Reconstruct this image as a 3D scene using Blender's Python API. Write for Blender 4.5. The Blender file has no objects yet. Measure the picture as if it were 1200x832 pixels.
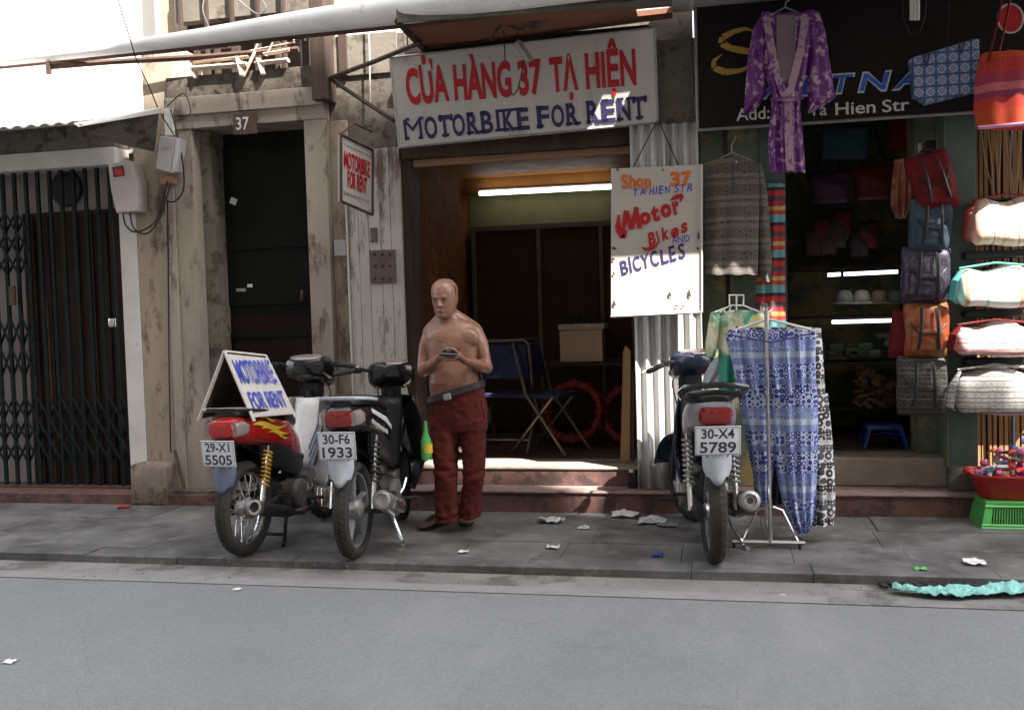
import bpy, bmesh, math, random
from mathutils import Vector, Matrix
random.seed(7)
S = bpy.context.scene
C = S.collection
PI = math.pi
R = math.radians

# ------------------------------------------------------------ camera
YAW, PITCH, ROLL, CAMH = R(12.3), R(-2.54), R(-1.71), 1.4
FPX = 1150.0
_cy, _sy, _cp, _sp = math.cos(YAW), math.sin(YAW), math.cos(PITCH), math.sin(PITCH)
FWD = Vector((-_sy*_cp, _cy*_cp, _sp))
_r = Vector((_cy, _sy, 0)); _u = _r.cross(FWD)
RGT = math.cos(ROLL)*_r + math.sin(ROLL)*_u
UPV = -math.sin(ROLL)*_r + math.cos(ROLL)*_u
cam = bpy.data.objects.new('camera', bpy.data.cameras.new('camera'))
cam.data.sensor_width = 36.0
cam.data.lens = 36.0*FPX/1200.0
cam.data.clip_start = 0.05; cam.data.clip_end = 500
M = Matrix.Identity(4)
for i, ax in enumerate((RGT, UPV, -FWD)):
    for k in range(3): M[k][i] = ax[k]
M[2][3] = CAMH
cam.matrix_world = M
C.objects.link(cam); S.camera = cam

# ------------------------------------------------------------ world, sun, exposure
SUN = Vector((0.60, -0.50, 1.0)).normalized()      # towards the sun
w = bpy.data.worlds.new("World"); S.world = w; w.use_nodes = True
wn = w.node_tree.nodes; wn.clear()
sky = wn.new('ShaderNodeTexSky'); sky.sky_type = 'NISHITA'; sky.sun_disc = False
sky.sun_elevation = math.asin(SUN.z); sky.sun_rotation = math.atan2(SUN.x, SUN.y)
sky.dust_density = 3.0
bg = wn.new('ShaderNodeBackground'); bg.inputs[1].default_value = 0.15
wo = wn.new('ShaderNodeOutputWorld')
hs = wn.new('ShaderNodeHueSaturation'); hs.inputs['Saturation'].default_value = .27      # hazy, nearly white city sky
w.node_tree.links.new(sky.outputs[0], hs.inputs['Color']); w.node_tree.links.new(hs.outputs[0], bg.inputs[0]); w.node_tree.links.new(bg.outputs[0], wo.inputs[0])
sl = bpy.data.lights.new('sun', 'SUN'); sl.energy = 5.0; sl.angle = R(0.5); sl.color = (1.0, 0.95, 0.87)
so = bpy.data.objects.new('sun', sl); C.objects.link(so)
so.rotation_euler = (-SUN).to_track_quat('-Z', 'Y').to_euler(); so.location = (0, 0, 30)
S.view_settings.view_transform = 'Standard'; S.view_settings.look = 'None'
S.view_settings.exposure = 2.36; S.view_settings.gamma = 1.0

def at(px, py, Y):
    "the place at depth Y whose picture lies there: used to read sizes off the photograph"
    d = FWD*FPX + RGT*(px-600) - UPV*(py-416)
    return Vector((0, 0, CAMH)) + d*(Y/d.y)
def gz(px, py, z=0.0):
    d = FWD*FPX + RGT*(px-600) - UPV*(py-416)
    return Vector((0, 0, CAMH)) + d*((z-CAMH)/d.z)

# ------------------------------------------------------------ materials
MATS = {}
class NT:
    def __init__(s, name):
        m = bpy.data.materials.new(name); m.use_nodes = True
        s.m = m; s.n = m.node_tree.nodes; s.l = m.node_tree.links
        s.b = s.n['Principled BSDF']
        s._tc = None
    def link(s, a, b): s.l.new(a, b)
    def co(s, scale=(1, 1, 1), rot=(0, 0, 0), kind='Object'):
        if s._tc is None: s._tc = s.n.new('ShaderNodeTexCoord')
        mp = s.n.new('ShaderNodeMapping'); mp.inputs['Scale'].default_value = scale; mp.inputs['Rotation'].default_value = rot
        s.link(s._tc.outputs[kind], mp.inputs[0]); return mp.outputs[0]
    def noise(s, v, scale=5, detail=5, rough=.6):
        t = s.n.new('ShaderNodeTexNoise'); s.link(v, t.inputs[0])
        t.inputs['Scale'].default_value = scale; t.inputs['Detail'].default_value = detail; t.inputs['Roughness'].default_value = rough
        return t.outputs[0]
    def voro(s, v, scale=5, feature='F1', out=0, rnd=1.0):
        t = s.n.new('ShaderNodeTexVoronoi'); t.feature = feature; s.link(v, t.inputs[0]); t.inputs['Scale'].default_value = scale
        t.inputs['Randomness'].default_value = rnd
        return t.outputs[out]
    def wave(s, v, scale=5, axis='Z', dist=0, dsc=2, prof='SIN'):
        t = s.n.new('ShaderNodeTexWave'); s.link(v, t.inputs[0]); t.bands_direction = axis; t.wave_profile = prof
        t.inputs['Scale'].default_value = scale; t.inputs['Distortion'].default_value = dist; t.inputs['Detail'].default_value = 2
        t.inputs['Detail Scale'].default_value = dsc
        return t.outputs[1]
    def xyz(s, v):
        t = s.n.new('ShaderNodeSeparateXYZ'); s.link(v, t.inputs[0]); return t.outputs
    def math(s, op, a, b=0.0, c=None):
        t = s.n.new('ShaderNodeMath'); t.operation = op
        for i, x in enumerate((a, b) if c is None else (a, b, c)):
            if isinstance(x, (int, float)): t.inputs[i].default_value = x
            else: s.link(x, t.inputs[i])
        return t.outputs[0]
    def ramp(s, f, stops, const=False):
        t = s.n.new('ShaderNodeValToRGB'); s.link(f, t.inputs[0]); e = t.color_ramp.elements
        if const: t.color_ramp.interpolation = 'CONSTANT'
        while len(e) < len(stops): e.new(.5)
        for k, (p, c) in enumerate(stops):
            e[k].position = p
            if isinstance(c, (int, float)): c = (c, c, c)
            e[k].color = (*c, 1)
        return t.outputs[0]
    def mix(s, f, a, b, mode='MIX'):
        t = s.n.new('ShaderNodeMix'); t.data_type = 'RGBA'; t.blend_type = mode
        for i, x in ((0, f), (6, a), (7, b)):
            if isinstance(x, (int, float)): t.inputs[i].default_value = x
            elif isinstance(x, tuple): t.inputs[i].default_value = (*x, 1)
            else: s.link(x, t.inputs[i])
        return t.outputs[2]
    def bump(s, h, strength=.3, dist=.01):
        t = s.n.new('ShaderNodeBump'); t.inputs['Strength'].default_value = strength; t.inputs['Distance'].default_value = dist
        s.link(h, t.inputs['Height']); s.link(t.outputs[0], s.b.inputs['Normal'])
    def done(s, col=None, rough=.7, metal=0.0):
        if col is not None:
            if isinstance(col, tuple): s.b.inputs['Base Color'].default_value = (*col, 1)
            else: s.link(col, s.b.inputs['Base Color'])
        if isinstance(rough, (int, float)): s.b.inputs['Roughness'].default_value = rough
        else: s.link(rough, s.b.inputs['Roughness'])
        s.b.inputs['Metallic'].default_value = metal
        return s.m

def mat(name, col, rough=.7, metal=0.0, var=.25, sc=6, bump=.15, bsc=60, bd=.004, stain=None, stain_sc=3, stain_lo=.55, coat=0, stretch=(1, 1, 1), spec=None):
    "painted or plain surface: base colour with blotches, optional stains of another colour, fine relief"
    if name in MATS: return MATS[name]
    t = NT(name); v = t.co(stretch)
    n = t.noise(v, sc, 6, .65)
    dark = tuple(x*(1-var) for x in col); lite = tuple(min(1, x*(1+var*.6)) for x in col)
    c = t.ramp(n, [(.3, dark), (.7, lite)])
    if stain:
        n2 = t.noise(v, stain_sc, 8, .72)
        f = t.ramp(n2, [(stain_lo, 0.0), (stain_lo+.09, 1.0)])
        c = t.mix(f, c, stain)
    r = t.ramp(t.noise(v, sc*2.3, 4), [(.3, max(0, rough-.12)), (.7, min(1, rough+.1))])
    if bump: t.bump(t.noise(t.co(), bsc, 6, .7), bump, bd)
    t.done(c, r, metal)
    if coat: t.b.inputs['Coat Weight'].default_value = coat
    if spec is None and rough >= .4 and metal == 0: spec = .3
    if spec is not None: t.b.inputs['Specular IOR Level'].default_value = spec
    MATS[name] = t.m
    return t.m

def emat(name, col, st):
    if name in MATS: return MATS[name]
    t = NT(name); t.b.inputs['Emission Color'].default_value = (*col, 1); t.b.inputs['Emission Strength'].default_value = st
    t.done(col, .4); MATS[name] = t.m; return t.m

def stripes(name, axis, bands, freq=1.0, motif=0, mcol=(.8, .8, .8), msc=40, rough=.9, warp=.02, mthr=.35):
    "woven or printed cloth: repeating colour bands along an axis, with small printed motifs"
    if name in MATS: return MATS[name]
    t = NT(name); v = t.co(); x = t.xyz(v)[{'X': 0, 'Y': 1, 'Z': 2}[axis]]
    if warp: x = t.math('ADD', x, t.math('MULTIPLY', t.noise(v, 4, 2), warp))
    f = t.math('FRACT', t.math('MULTIPLY', x, freq))
    c = t.ramp(f, bands, True)
    if motif:
        d = t.voro(t.co(), msc, 'F1', 0, .25)
        d2 = t.math('FRACT', t.math('MULTIPLY', d, 2.6))
        g = t.math('GREATER_THAN', d2, mthr)
        g = t.math('MULTIPLY', g, motif)
        c = t.mix(g, c, mcol)
    t.bump(t.noise(v, 180, 2), .2, .002)
    MATS[name] = t.done(c, rough); return t.m

# --- the materials of this place
def asphalt():
    t = NT('asphalt'); v = t.co()
    c = t.ramp(t.noise(v, .9, 6, .6), [(.3, (.150, .152, .156)), (.7, (.182, .184, .186))])
    mm_ = t.noise(v, 48, 5, .8); c = t.mix(t.ramp(mm_, [(.40, .28), (.5, 0.0)]), c, (.10, .10, .10)); c = t.mix(t.ramp(mm_, [(.53, 0.0), (.66, .28)]), c, (.26, .258, .25))
    sp = t.noise(v, 170, 3); c = t.mix(t.ramp(sp, [(.58, 0.0), (.68, .7)]), c, (.30, .295, .285))
    sp2 = t.noise(v, 190, 3); c = t.mix(t.ramp(sp2, [(.34, .7), (.44, 0.0)]), c, (.065, .064, .063))
    st = t.noise(t.co((1, .25, 1)), 1.3, 8, .7); c = t.mix(t.ramp(st, [(.54, 0.0), (.70, .45)]), c, (.24, .236, .23))
    oil = t.noise(t.co((.5, 1, 1)), 2.4, 8, .75); c = t.mix(t.ramp(oil, [(.60, 0.0), (.68, .45)]), c, (.10, .098, .096))
    wv = t.n.new('ShaderNodeMixRGB'); wv.inputs[0].default_value = .16; t.link(v, wv.inputs[1]); nc = t.n.new('ShaderNodeTexNoise'); nc.inputs['Scale'].default_value = 3.0; nc.inputs['Detail'].default_value = 8; t.link(v, nc.inputs[0]); t.link(nc.outputs[1], wv.inputs[2])
    cr = t.voro(wv.outputs[0], 1.1, 'DISTANCE_TO_EDGE'); msk = t.ramp(t.noise(v, .7, 3), [(.5, 0.0), (.58, 1.0)])
    c = t.mix(t.math('MULTIPLY', t.ramp(cr, [(0, .30), (.004, 0.0)]), msk), c, (.05, .05, .05))
    t.bump(t.noise(v, 200, 4, .8), .35, .006)
    return t.done(c, .82)
M_ASPH = asphalt()
def slabm():
    t = NT('paving_stone'); v = t.co(kind='Object')
    oi = t.n.new('ShaderNodeObjectInfo')
    base = t.ramp(oi.outputs['Random'], [(0, (.120, .118, .117)), (1, (.155, .152, .148))])
    wv = t.n.new('ShaderNodeNewGeometry')
    n = t.noise(wv.outputs['Position'], 2.2, 8, .7)
    c = t.mix(t.ramp(n, [(.38, .0), (.62, .9)]), base, (.048, .046, .046))
    n2 = t.noise(wv.outputs['Position'], 7, 6, .7); c = t.mix(t.ramp(n2, [(.52, 0.0), (.7, .7)]), c, (.21, .20, .19))
    t.bump(t.noise(wv.outputs['Position'], 70, 6, .75), .4, .004)
    rr = t.ramp(n, [(.35, .75), (.65, .5)])
    return t.done(c, rr)
M_SLAB = slabm()
M_GUT = mat('gutter_concrete', (.19, .185, .178), .9, var=.25, sc=3, bump=.5, bsc=90, stain=(.10, .095, .09), stain_sc=2.2, stain_lo=.52)
M_GUTL = mat('pale_concrete_strip', (.215, .21, .205), .9, var=.15, sc=6, bump=.5, bsc=90, stain=(.16, .155, .15), stain_sc=6, stain_lo=.58)
M_STEP = mat('red_terrazzo', (.13, .065, .058), .8, var=.35, sc=9, bump=.6, bsc=45, bd=.006, stain=(.055, .035, .033), stain_sc=5, stain_lo=.5)
M_STEPT = mat('worn_red_tread', (.24, .17, .155), .8, var=.3, sc=8, bump=.5, bsc=60, stain=(.12, .07, .065), stain_sc=4, stain_lo=.52)
M_SILLS = mat('worn_stone_sill', (.30, .245, .20), .85, var=.25, sc=6, bump=.5, bsc=70, stain=(.14, .11, .09), stain_sc=3, stain_lo=.55)
M_BEIGE = mat('old_beige_plaster', (.34, .275, .215), .92, var=.22, sc=2.2, bump=.5, bsc=30, stain=(.12, .085, .06), stain_sc=4, stain_lo=.52, stretch=(1, 1, .45))
M_GREYPL = mat('grimy_grey_plaster', (.17, .15, .125), .92, var=.4, sc=2.5, bump=.6, bsc=25, stain=(.07, .058, .045), stain_sc=5, stain_lo=.5)
M_CASE = mat('grey_stone_casing', (.32, .27, .225), .85, var=.22, sc=3, bump=.35, bsc=40, stain=(.11, .08, .06), stain_sc=5, stain_lo=.54, stretch=(1, 1, .4))
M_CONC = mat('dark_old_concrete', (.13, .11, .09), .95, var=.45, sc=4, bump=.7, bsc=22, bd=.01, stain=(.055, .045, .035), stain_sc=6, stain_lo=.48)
M_WHITEW = mat('white_limewash', (.82, .80, .76), .9, var=.06, sc=2, bump=.3, bsc=30)
M_WPAINT = mat('dusty_white_paint', (.58, .55, .52), .7, var=.14, sc=4, bump=.2, bsc=40, stain=(.30, .26, .23), stain_sc=4, stain_lo=.6)
M_PLANK = mat('peeling_white_planks', (.50, .47, .43), .75, var=.3, sc=5, bump=.5, bsc=30, stain=(.15, .11, .085), stain_sc=5, stain_lo=.52, stretch=(1, 1, .22))
M_RUSTP = mat('rusty_plate', (.14, .10, .085), .7, metal=.4, var=.4, sc=14)
M_GATE = mat('dark_green_gate_steel', (.009, .013, .013), .6, metal=.0, var=.3, sc=9, spec=.12)
M_SHUT = mat('brown_inner_shutter', (.034, .020, .014), .7, var=.4, sc=3, stretch=(1, 1, .3))
M_PINKW = mat('dim_pink_wall', (.36, .31, .30), .9, var=.15, sc=2)
M_DOOR = mat('nearly_black_door', (.0075, .008, .0075), .6, var=.4, sc=3, bump=.1, spec=.12)
M_DOORR = mat('dark_red_door_panel', (.016, .008, .0075), .6, var=.4, sc=3, spec=.12)
M_TIMB = mat('dark_timber', (.055, .035, .026), .75, var=.45, sc=8, stretch=(1, 1, .15), bump=.4)
M_TIMBL = mat('pale_brown_timber', (.30, .17, .10), .7, var=.25, sc=8, stretch=(.2, 1, 1))
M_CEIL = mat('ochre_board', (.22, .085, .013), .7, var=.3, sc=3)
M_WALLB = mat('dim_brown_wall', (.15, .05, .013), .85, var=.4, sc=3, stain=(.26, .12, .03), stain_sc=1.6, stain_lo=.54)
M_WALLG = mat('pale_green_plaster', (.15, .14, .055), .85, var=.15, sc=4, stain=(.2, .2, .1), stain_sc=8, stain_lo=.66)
M_CAB = mat('brown_cupboard_board', (.042, .019, .008), .7, var=.3, sc=3, stretch=(1, 1, .2))
M_CABF = mat('cupboard_frame_wood', (.12, .085, .06), .6, var=.2, sc=6)
M_GREEN = mat('faded_green_wall', (.095, .125, .112), .85, var=.25, sc=3, bump=.4, bsc=30, stain=(.21, .19, .13), stain_sc=2.4, stain_lo=.62)
M_GREEN2 = mat('peeling_green_wall', (.13, .16, .11), .85, var=.25, sc=3, bump=.4, bsc=30, stain=(.33, .25, .11), stain_sc=3.2, stain_lo=.5)
M_GALV = mat('galvanised_sheet', (.52, .51, .50), .55, metal=.35, var=.2, sc=6, stretch=(3, 1, .25), stain=(.20, .165, .14), stain_sc=4, stain_lo=.57, bump=.15)
M_GREYM = mat('grey_painted_steel', (.30, .29, .28), .5, metal=.3, var=.25, sc=10)
M_RUST = mat('rust_brown_steel', (.085, .045, .032), .75, metal=.2, var=.4, sc=12, bump=.4)
M_AWN = mat('white_awning_roll', (.80, .79, .77), .6, var=.12, sc=3, stain=(.5, .46, .44), stain_sc=3, stain_lo=.62)
M_AWNB = mat('brown_plywood_underside', (.20, .085, .05), .75, var=.35, sc=4, stretch=(.3, 1, 1))
M_MOSS = mat('mossy_awning_edge', (.12, .115, .085), .85, var=.4, sc=8)
M_SIGNW = mat('white_sign_enamel', (.49, .465, .43), .45, var=.10, sc=2, bump=.1, stain=(.36, .31, .26), stain_sc=3.2, stain_lo=.58, stretch=(1, 1, .5))
M_SIGNH = mat('scuffed_white_tin', (.47, .43, .39), .5, var=.1, sc=3, bump=.1, stain=(.40, .31, .26), stain_sc=9, stain_lo=.65)
M_RED = mat('red_sign_paint', (.42, .012, .018), .5, var=.1, bump=0)
M_NAVY = mat('navy_sign_paint', (.035, .028, .10), .5, var=.1, bump=0)
M_BLUEP = mat('blue_sign_paint', (.05, .07, .42), .5, var=.1, bump=0)
M_ORNG = mat('orange_sign_paint', (.62, .13, .012), .5, var=.1, bump=0)
M_BLACKS = mat('black_sign_board', (.012, .009, .009), .6, var=.2, sc=2, bump=0, spec=.15)
M_GOLD = mat('gold_sign_paint', (.42, .25, .05), .5, var=.1, bump=0)
M_SILV = mat('pale_grey_lettering', (.55, .54, .53), .5, var=.05, bump=0)
M_ROYAL = mat('royal_blue_lettering', (.02, .12, .55), .5, var=.05, bump=0)
M_PLBOX = mat('grey_meter_plastic', (.40, .38, .38), .5, var=.1, sc=6, stain=(.3, .25, .22), stain_sc=6, stain_lo=.62)
M_CABLE = mat('black_cable', (.015, .014, .014), .5, bump=0)
M_BLACK = mat('black_plastic', (.016, .016, .018), .42, var=.2, sc=12, bump=.1)
M_GLOSSB = mat('gloss_black_paint', (.010, .010, .012), .22, var=.15, bump=0, coat=.5)
M_GLOSSR = mat('gloss_red_paint', (.36, .012, .012), .25, var=.1, bump=0, coat=.6)
M_GREYP = mat('grey_body_plastic', (.17, .17, .18), .4, var=.15, bump=0)
M_DBLUE = mat('dark_blue_paint', (.022, .03, .055), .25, var=.15, bump=0, coat=.4)
M_RUB = mat('tyre_rubber', (.030, .028, .027), .85, var=.35, sc=20, bump=.5, bsc=120)
M_RUBD = mat('dusty_tyre_rubber', (.036, .034, .032), .9, var=.3, sc=20, bump=.5, bsc=120)
M_SEAT = mat('black_vinyl', (.016, .015, .016), .5, var=.2, bump=.25, bsc=200)
M_CHR = mat('chromed_steel', (.62, .61, .60), .22, metal=.95, var=.15, sc=12, bump=.05)
M_ALU = mat('cast_aluminium', (.34, .33, .32), .45, metal=.8, var=.3, sc=18, bump=.2)
M_DKALU = mat('sooty_engine_metal', (.06, .058, .055), .55, metal=.6, var=.4, sc=18, bump=.3)
M_SILVP = mat('silver_grey_plastic', (.38, .40, .43), .4, var=.12, bump=0)
M_SLATEP = mat('slate_blue_plastic', (.10, .12, .17), .4, var=.12, bump=0)
M_TAIL = mat('red_tail_lens', (.20, .008, .008), .12, var=.1, bump=0, coat=.8)
M_LENS = mat('clear_smoked_lens', (.24, .19, .18), .12, var=.1, bump=0, coat=.8)
M_AMB = mat('amber_lens', (.55, .14, .02), .15, bump=0)
M_PLATE = mat('white_number_plate', (.72, .73, .76), .4, var=.05, bump=0)
M_INK = mat('dark_plate_ink', (.05, .05, .07), .5, bump=0)
M_YEL = mat('yellow_spring_paint', (.55, .28, .02), .35, bump=0)
M_YELD = mat('yellow_decal', (.70, .52, .05), .35, bump=0)
M_WHD = mat('white_body_paint', (.62, .62, .62), .3, var=.08, bump=0)
M_SKIN = mat('tanned_skin', (.26, .135, .088), .36, var=.25, sc=7, bump=.25, bsc=160, bd=.002, spec=.5, stain=(.19, .080, .050), stain_sc=5, stain_lo=.50)
M_TROU = mat('rust_red_corduroy', (.090, .013, .010), .95, var=.3, sc=9, bump=.5, bsc=24, bd=.012)
M_BELT = mat('black_leather_belt', (.03, .026, .028), .35, bump=.1)
M_SHOE = mat('brown_leather_shoe', (.14, .085, .06), .5, var=.4, sc=22, bump=.2)
M_SOLE = mat('black_shoe_sole', (.02, .018, .016), .8)
M_PHONE = mat('black_phone', (.02, .018, .022), .25, bump=0)
M_STUB = mat('cropped_dark_hair', (.21, .095, .058), .75, var=.3, sc=60, bump=.3, bsc=300)
M_EYE = mat('dark_eye', (.02, .012, .01), .25, bump=0)
M_LIP = mat('lip_skin', (.26, .085, .06), .45, bump=0)
M_TUBE = emat('lit_fluorescent_tube', (.90, .95, 1.0), 1.5)
M_TUBE2 = emat('lit_shelf_tube', (.90, .95, 1.0), .8)
M_REDPL = mat('red_plastic', (.36, .015, .012), .35, var=.12, bump=0)
M_GRNPL = mat('green_plastic', (.10, .42, .10), .4, var=.12, bump=0)
M_BLUPL = mat('blue_plastic', (.012, .05, .30), .35, var=.12, bump=0)
M_TEAL = mat('turquoise_mesh_cloth', (.22, .48, .44), .8, var=.2, sc=9, bump=.5, bsc=120)
M_REDT = mat('red_plastic_wrap', (.15, .006, .006), .25, var=.5, sc=30, bump=.8, bsc=26, bd=.02)
M_DIRT = mat('dark_drain_dirt', (.045, .040, .036), .95, var=.4, sc=12, bump=.9, bsc=60, bd=.02)
M_PAPER = mat('crumpled_paper', (.62, .60, .57), .7, var=.1)
M_BOXW = mat('cream_box_card', (.50, .38, .28), .7, var=.1, sc=5)
M_BAMB = mat('brown_slat_wood', (.30, .17, .08), .7, var=.3, sc=8, stretch=(1, 1, .12))
M_NAVYC = mat('navy_chair_fabric', (.012, .018, .06), .8, bump=.3)
M_OPP = mat('opposite_plaster', (.42, .38, .32), .9, var=.2, sc=.6)
M_GLASSD = mat('dark_window_glass', (.03, .035, .04), .1, bump=0)

# ------------------------------------------------------------ mesh builder
def root_inv(o):
    m = Matrix.Identity(4)
    while o is not None:
        m = (Matrix.Translation(o.location) @ o.rotation_euler.to_matrix().to_4x4()) @ m
        o = o.parent
    return m.inverted()
def frame_of(d):
    d = d.normalized(); a = Vector((0, 0, 1)) if abs(d.z) < .95 else Vector((1, 0, 0))
    s = d.cross(a).normalized(); return s, s.cross(d).normalized()
class MB:
    def __init__(s): s.v = []; s.f = []
    def add(s, vs, fs):
        o = len(s.v); s.v += [Vector(p) for p in vs]; s.f += [tuple(i+o for i in f) for f in fs]; return s
    def box(s, x0, x1, y0, y1, z0, z1):
        vs = [(x, y, z) for z in (z0, z1) for y in (y0, y1) for x in (x0, x1)]
        return s.add(vs, [(0, 2, 3, 1), (4, 5, 7, 6), (0, 1, 5, 4), (2, 6, 7, 3), (0, 4, 6, 2), (1, 3, 7, 5)])
    def obox(s, c, size, rot=None):
        rot = rot or Matrix.Identity(3); c = Vector(c)
        vs = [c + rot @ Vector((x*size[0]/2, y*size[1]/2, z*size[2]/2)) for z in (-1, 1) for y in (-1, 1) for x in (-1, 1)]
        return s.add(vs, [(0, 2, 3, 1), (4, 5, 7, 6), (0, 1, 5, 4), (2, 6, 7, 3), (0, 4, 6, 2), (1, 3, 7, 5)])
    def rbox(s, c, size, r=.02, rot=None):
        "box with rounded vertical and horizontal edges (loft of rounded rectangles)"
        rot = rot or Matrix.Identity(3); c = Vector(c); a, b, h = size[0]/2, size[1]/2, size[2]/2; r = min(r, a*.95, b*.95, h*.95)
        rings = []
        for zz, k in ((-h, r), (-h+r*.3, r*.3), (-h+r, 0), (h-r, 0), (h-r*.3, r*.3), (h, r)):
            ring = []
            for qx, qy, a0 in ((1, 1, 0), (-1, 1, 90), (-1, -1, 180), (1, -1, 270)):
                for da in (0, 30, 60, 90):
                    t = R(a0+da); rr = r
                    x = qx*(a-r) + math.cos(t)*(rr) ; y = qy*(b-r) + math.sin(t)*(rr)
                    x *= (a-k*.6)/a; y *= (b-k*.6)/b
                    ring.append(c + rot @ Vector((x, y, zz)))
            rings.append(ring)
        return s.loft(rings)
    def loft(s, rings, cap=True, closed=False):
        n = len(rings[0]); o = len(s.v)
        for r_ in rings: s.v += [Vector(p) for p in r_]
        m = len(rings)
        for i in range(m if closed else m-1):
            a = o+i*n; b = o+((i+1) % m)*n
            for k in range(n): s.f.append((a+k, a+(k+1) % n, b+(k+1) % n, b+k))
        if cap and not closed:
            s.f.append(tuple(o+n-1-k for k in range(n))); s.f.append(tuple(o+(m-1)*n+k for k in range(n)))
        return s
    def tube(s, pts, r, seg=8, cap=True, closed=False, flat=1.0):
        pts = [Vector(p) for p in pts]; n = len(pts); rings = []; prev = None
        for i, p in enumerate(pts):
            if closed: d = pts[(i+1) % n]-pts[i-1]
            else: d = pts[min(i+1, n-1)]-pts[max(i-1, 0)]
            if d.length < 1e-9: d = Vector((0, 0, 1))
            d.normalize()
            if prev is None: a, b = frame_of(d)
            else:
                a = prev - d*prev.dot(d)
                if a.length < 1e-6: a, _ = frame_of(d)
                a.normalize(); b = a.cross(d)
            prev = a
            rr = r[i] if isinstance(r, (list, tuple)) else r
            rings.append([p + a*math.cos(t)*rr + b*math.sin(t)*rr*flat for t in (2*PI*k/seg for k in range(seg))])
        return s.loft(rings, cap, closed)
    def lathe(s, prof, o, axis, seg=24, cap=True, closed=False):
        o = Vector(o); axis = Vector(axis).normalized(); a, b = frame_of(axis)
        rings = [[o+axis*h+(a*math.cos(t)+b*math.sin(t))*r for t in (2*PI*k/seg for k in range(seg))] for r, h in prof]
        return s.loft(rings, cap, closed)
    def ell(s, c, rad, rot=None, nu=12, nv=8):
        rot = rot or Matrix.Identity(3); c = Vector(c); rings = []
        for j in range(nv+1):
            ph = -PI/2+PI*j/nv; cr = max(math.cos(ph), .02)
            rings.append([c+rot @ Vector((rad[0]*cr*math.cos(t), rad[1]*cr*math.sin(t), rad[2]*math.sin(ph))) for t in (2*PI*k/nu for k in range(nu))])
        return s.loft(rings)
    def sheet(s, fn, nu, nv, th=None):
        o = len(s.v)
        for j in range(nv+1):
            for i in range(nu+1): s.v.append(Vector(fn(i/nu, j/nv)))
        for j in range(nv):
            for i in range(nu):
                a = o+j*(nu+1)+i; s.f.append((a, a+1, a+nu+2, a+nu+1))
        return s
    def prism(s, poly, depth):
        "poly: 3D outline; depth: vector"
        n = len(poly); depth = Vector(depth); p = [Vector(q) for q in poly]
        return s.add(p+[q+depth for q in p], [tuple(range(n-1, -1, -1)), tuple(range(n, 2*n))]+[(k, (k+1) % n, n+(k+1) % n, n+k) for k in range(n)])
    def text(s, body, o, right, up, width=None, height=.1, bold=0.0, shear=0.0, th=.002, xscale=1.0, align='LEFT'):
        "flat lettering laid on a plane: o is the lower left corner of the letters, height the cap height"
        cu = bpy.data.curves.new('lettering', 'FONT'); cu.body = body; cu.size = 1.0; cu.offset = bold; cu.shear = shear; cu.resolution_u = 3; cu.extrude = 0
        ob = bpy.data.objects.new('lettering_tmp', cu); C.objects.link(ob)
        dg = bpy.context.evaluated_depsgraph_get(); me = bpy.data.meshes.new_from_object(ob.evaluated_get(dg))
        vs = [v.co.copy() for v in me.vertices]; fs = [tuple(p.vertices) for p in me.polygons]
        bpy.data.objects.remove(ob); bpy.data.curves.remove(cu); bpy.data.meshes.remove(me)
        if not vs: return s
        x0 = min(v.x for v in vs); x1 = max(v.x for v in vs)
        caph = .73; k = height/caph; kx = (width/(x1-x0)) if width else k*xscale
        right = Vector(right).normalized(); up = Vector(up).normalized(); nrm = right.cross(up); o = Vector(o)
        s.add([o+right*(v.x-x0)*kx+up*v.y*k+nrm*th for v in vs], fs)
        return s
    def build(s, name, m=None, parent=None, smooth=True, bevel=0, world=True, sub=0, solid=0, angle=35):
        me = bpy.data.meshes.new(name)
        vs = s.v
        off = Vector((0, 0, 0))
        if parent is None:
            if world and vs:
                xs = [v.x for v in vs]; ys = [v.y for v in vs]
                off = Vector(((min(xs)+max(xs))/2, (min(ys)+max(ys))/2, min(v.z for v in vs)))
                vs = [v-off for v in vs]
        elif world:
            inv = root_inv(parent); vs = [inv @ v for v in vs]
        me.from_pydata([tuple(v) for v in vs], [], s.f); me.validate()
        if m: me.materials.append(m)
        if smooth:
            me.shade_smooth()
            try: me.set_sharp_from_angle(angle=R(angle))
            except Exception: pass
        bm = bmesh.new(); bm.from_mesh(me); bmesh.ops.recalc_face_normals(bm, faces=bm.faces); bm.to_mesh(me); bm.free()
        o = bpy.data.objects.new(name, me); C.objects.link(o); o.location = off
        if parent: o.parent = parent
        if solid:
            q = o.modifiers.new('solid', 'SOLIDIFY'); q.thickness = solid; q.offset = 0
        if bevel:
            q = o.modifiers.new('bevel', 'BEVEL'); q.width = bevel; q.segments = 2; q.limit_method = 'ANGLE'
        if sub:
            q = o.modifiers.new('sub', 'SUBSURF'); q.levels = sub; q.render_levels = sub
        return o
def tag(o, label, cat, group=None):
    o['label'] = label; o['category'] = cat
    if group: o['group'] = group
    return o
def thing(name, label, cat, loc=(0, 0, 0), rz=0, group=None):
    o = bpy.data.objects.new(name, None); o.empty_display_size = .1; C.objects.link(o)
    o.location = loc; o.rotation_euler = (0, 0, rz)
    return tag(o, label, cat, group)
def struct(o): o['kind'] = 'structure'; return o
def stuff(o): o['kind'] = 'stuff'; return o
def B(name, m, parent, x0, x1, y0, y1, z0, z1, bevel=0.004):
    return MB().box(x0, x1, y0, y1, z0, z1).build(name, m, parent, smooth=False, bevel=bevel)
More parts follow.
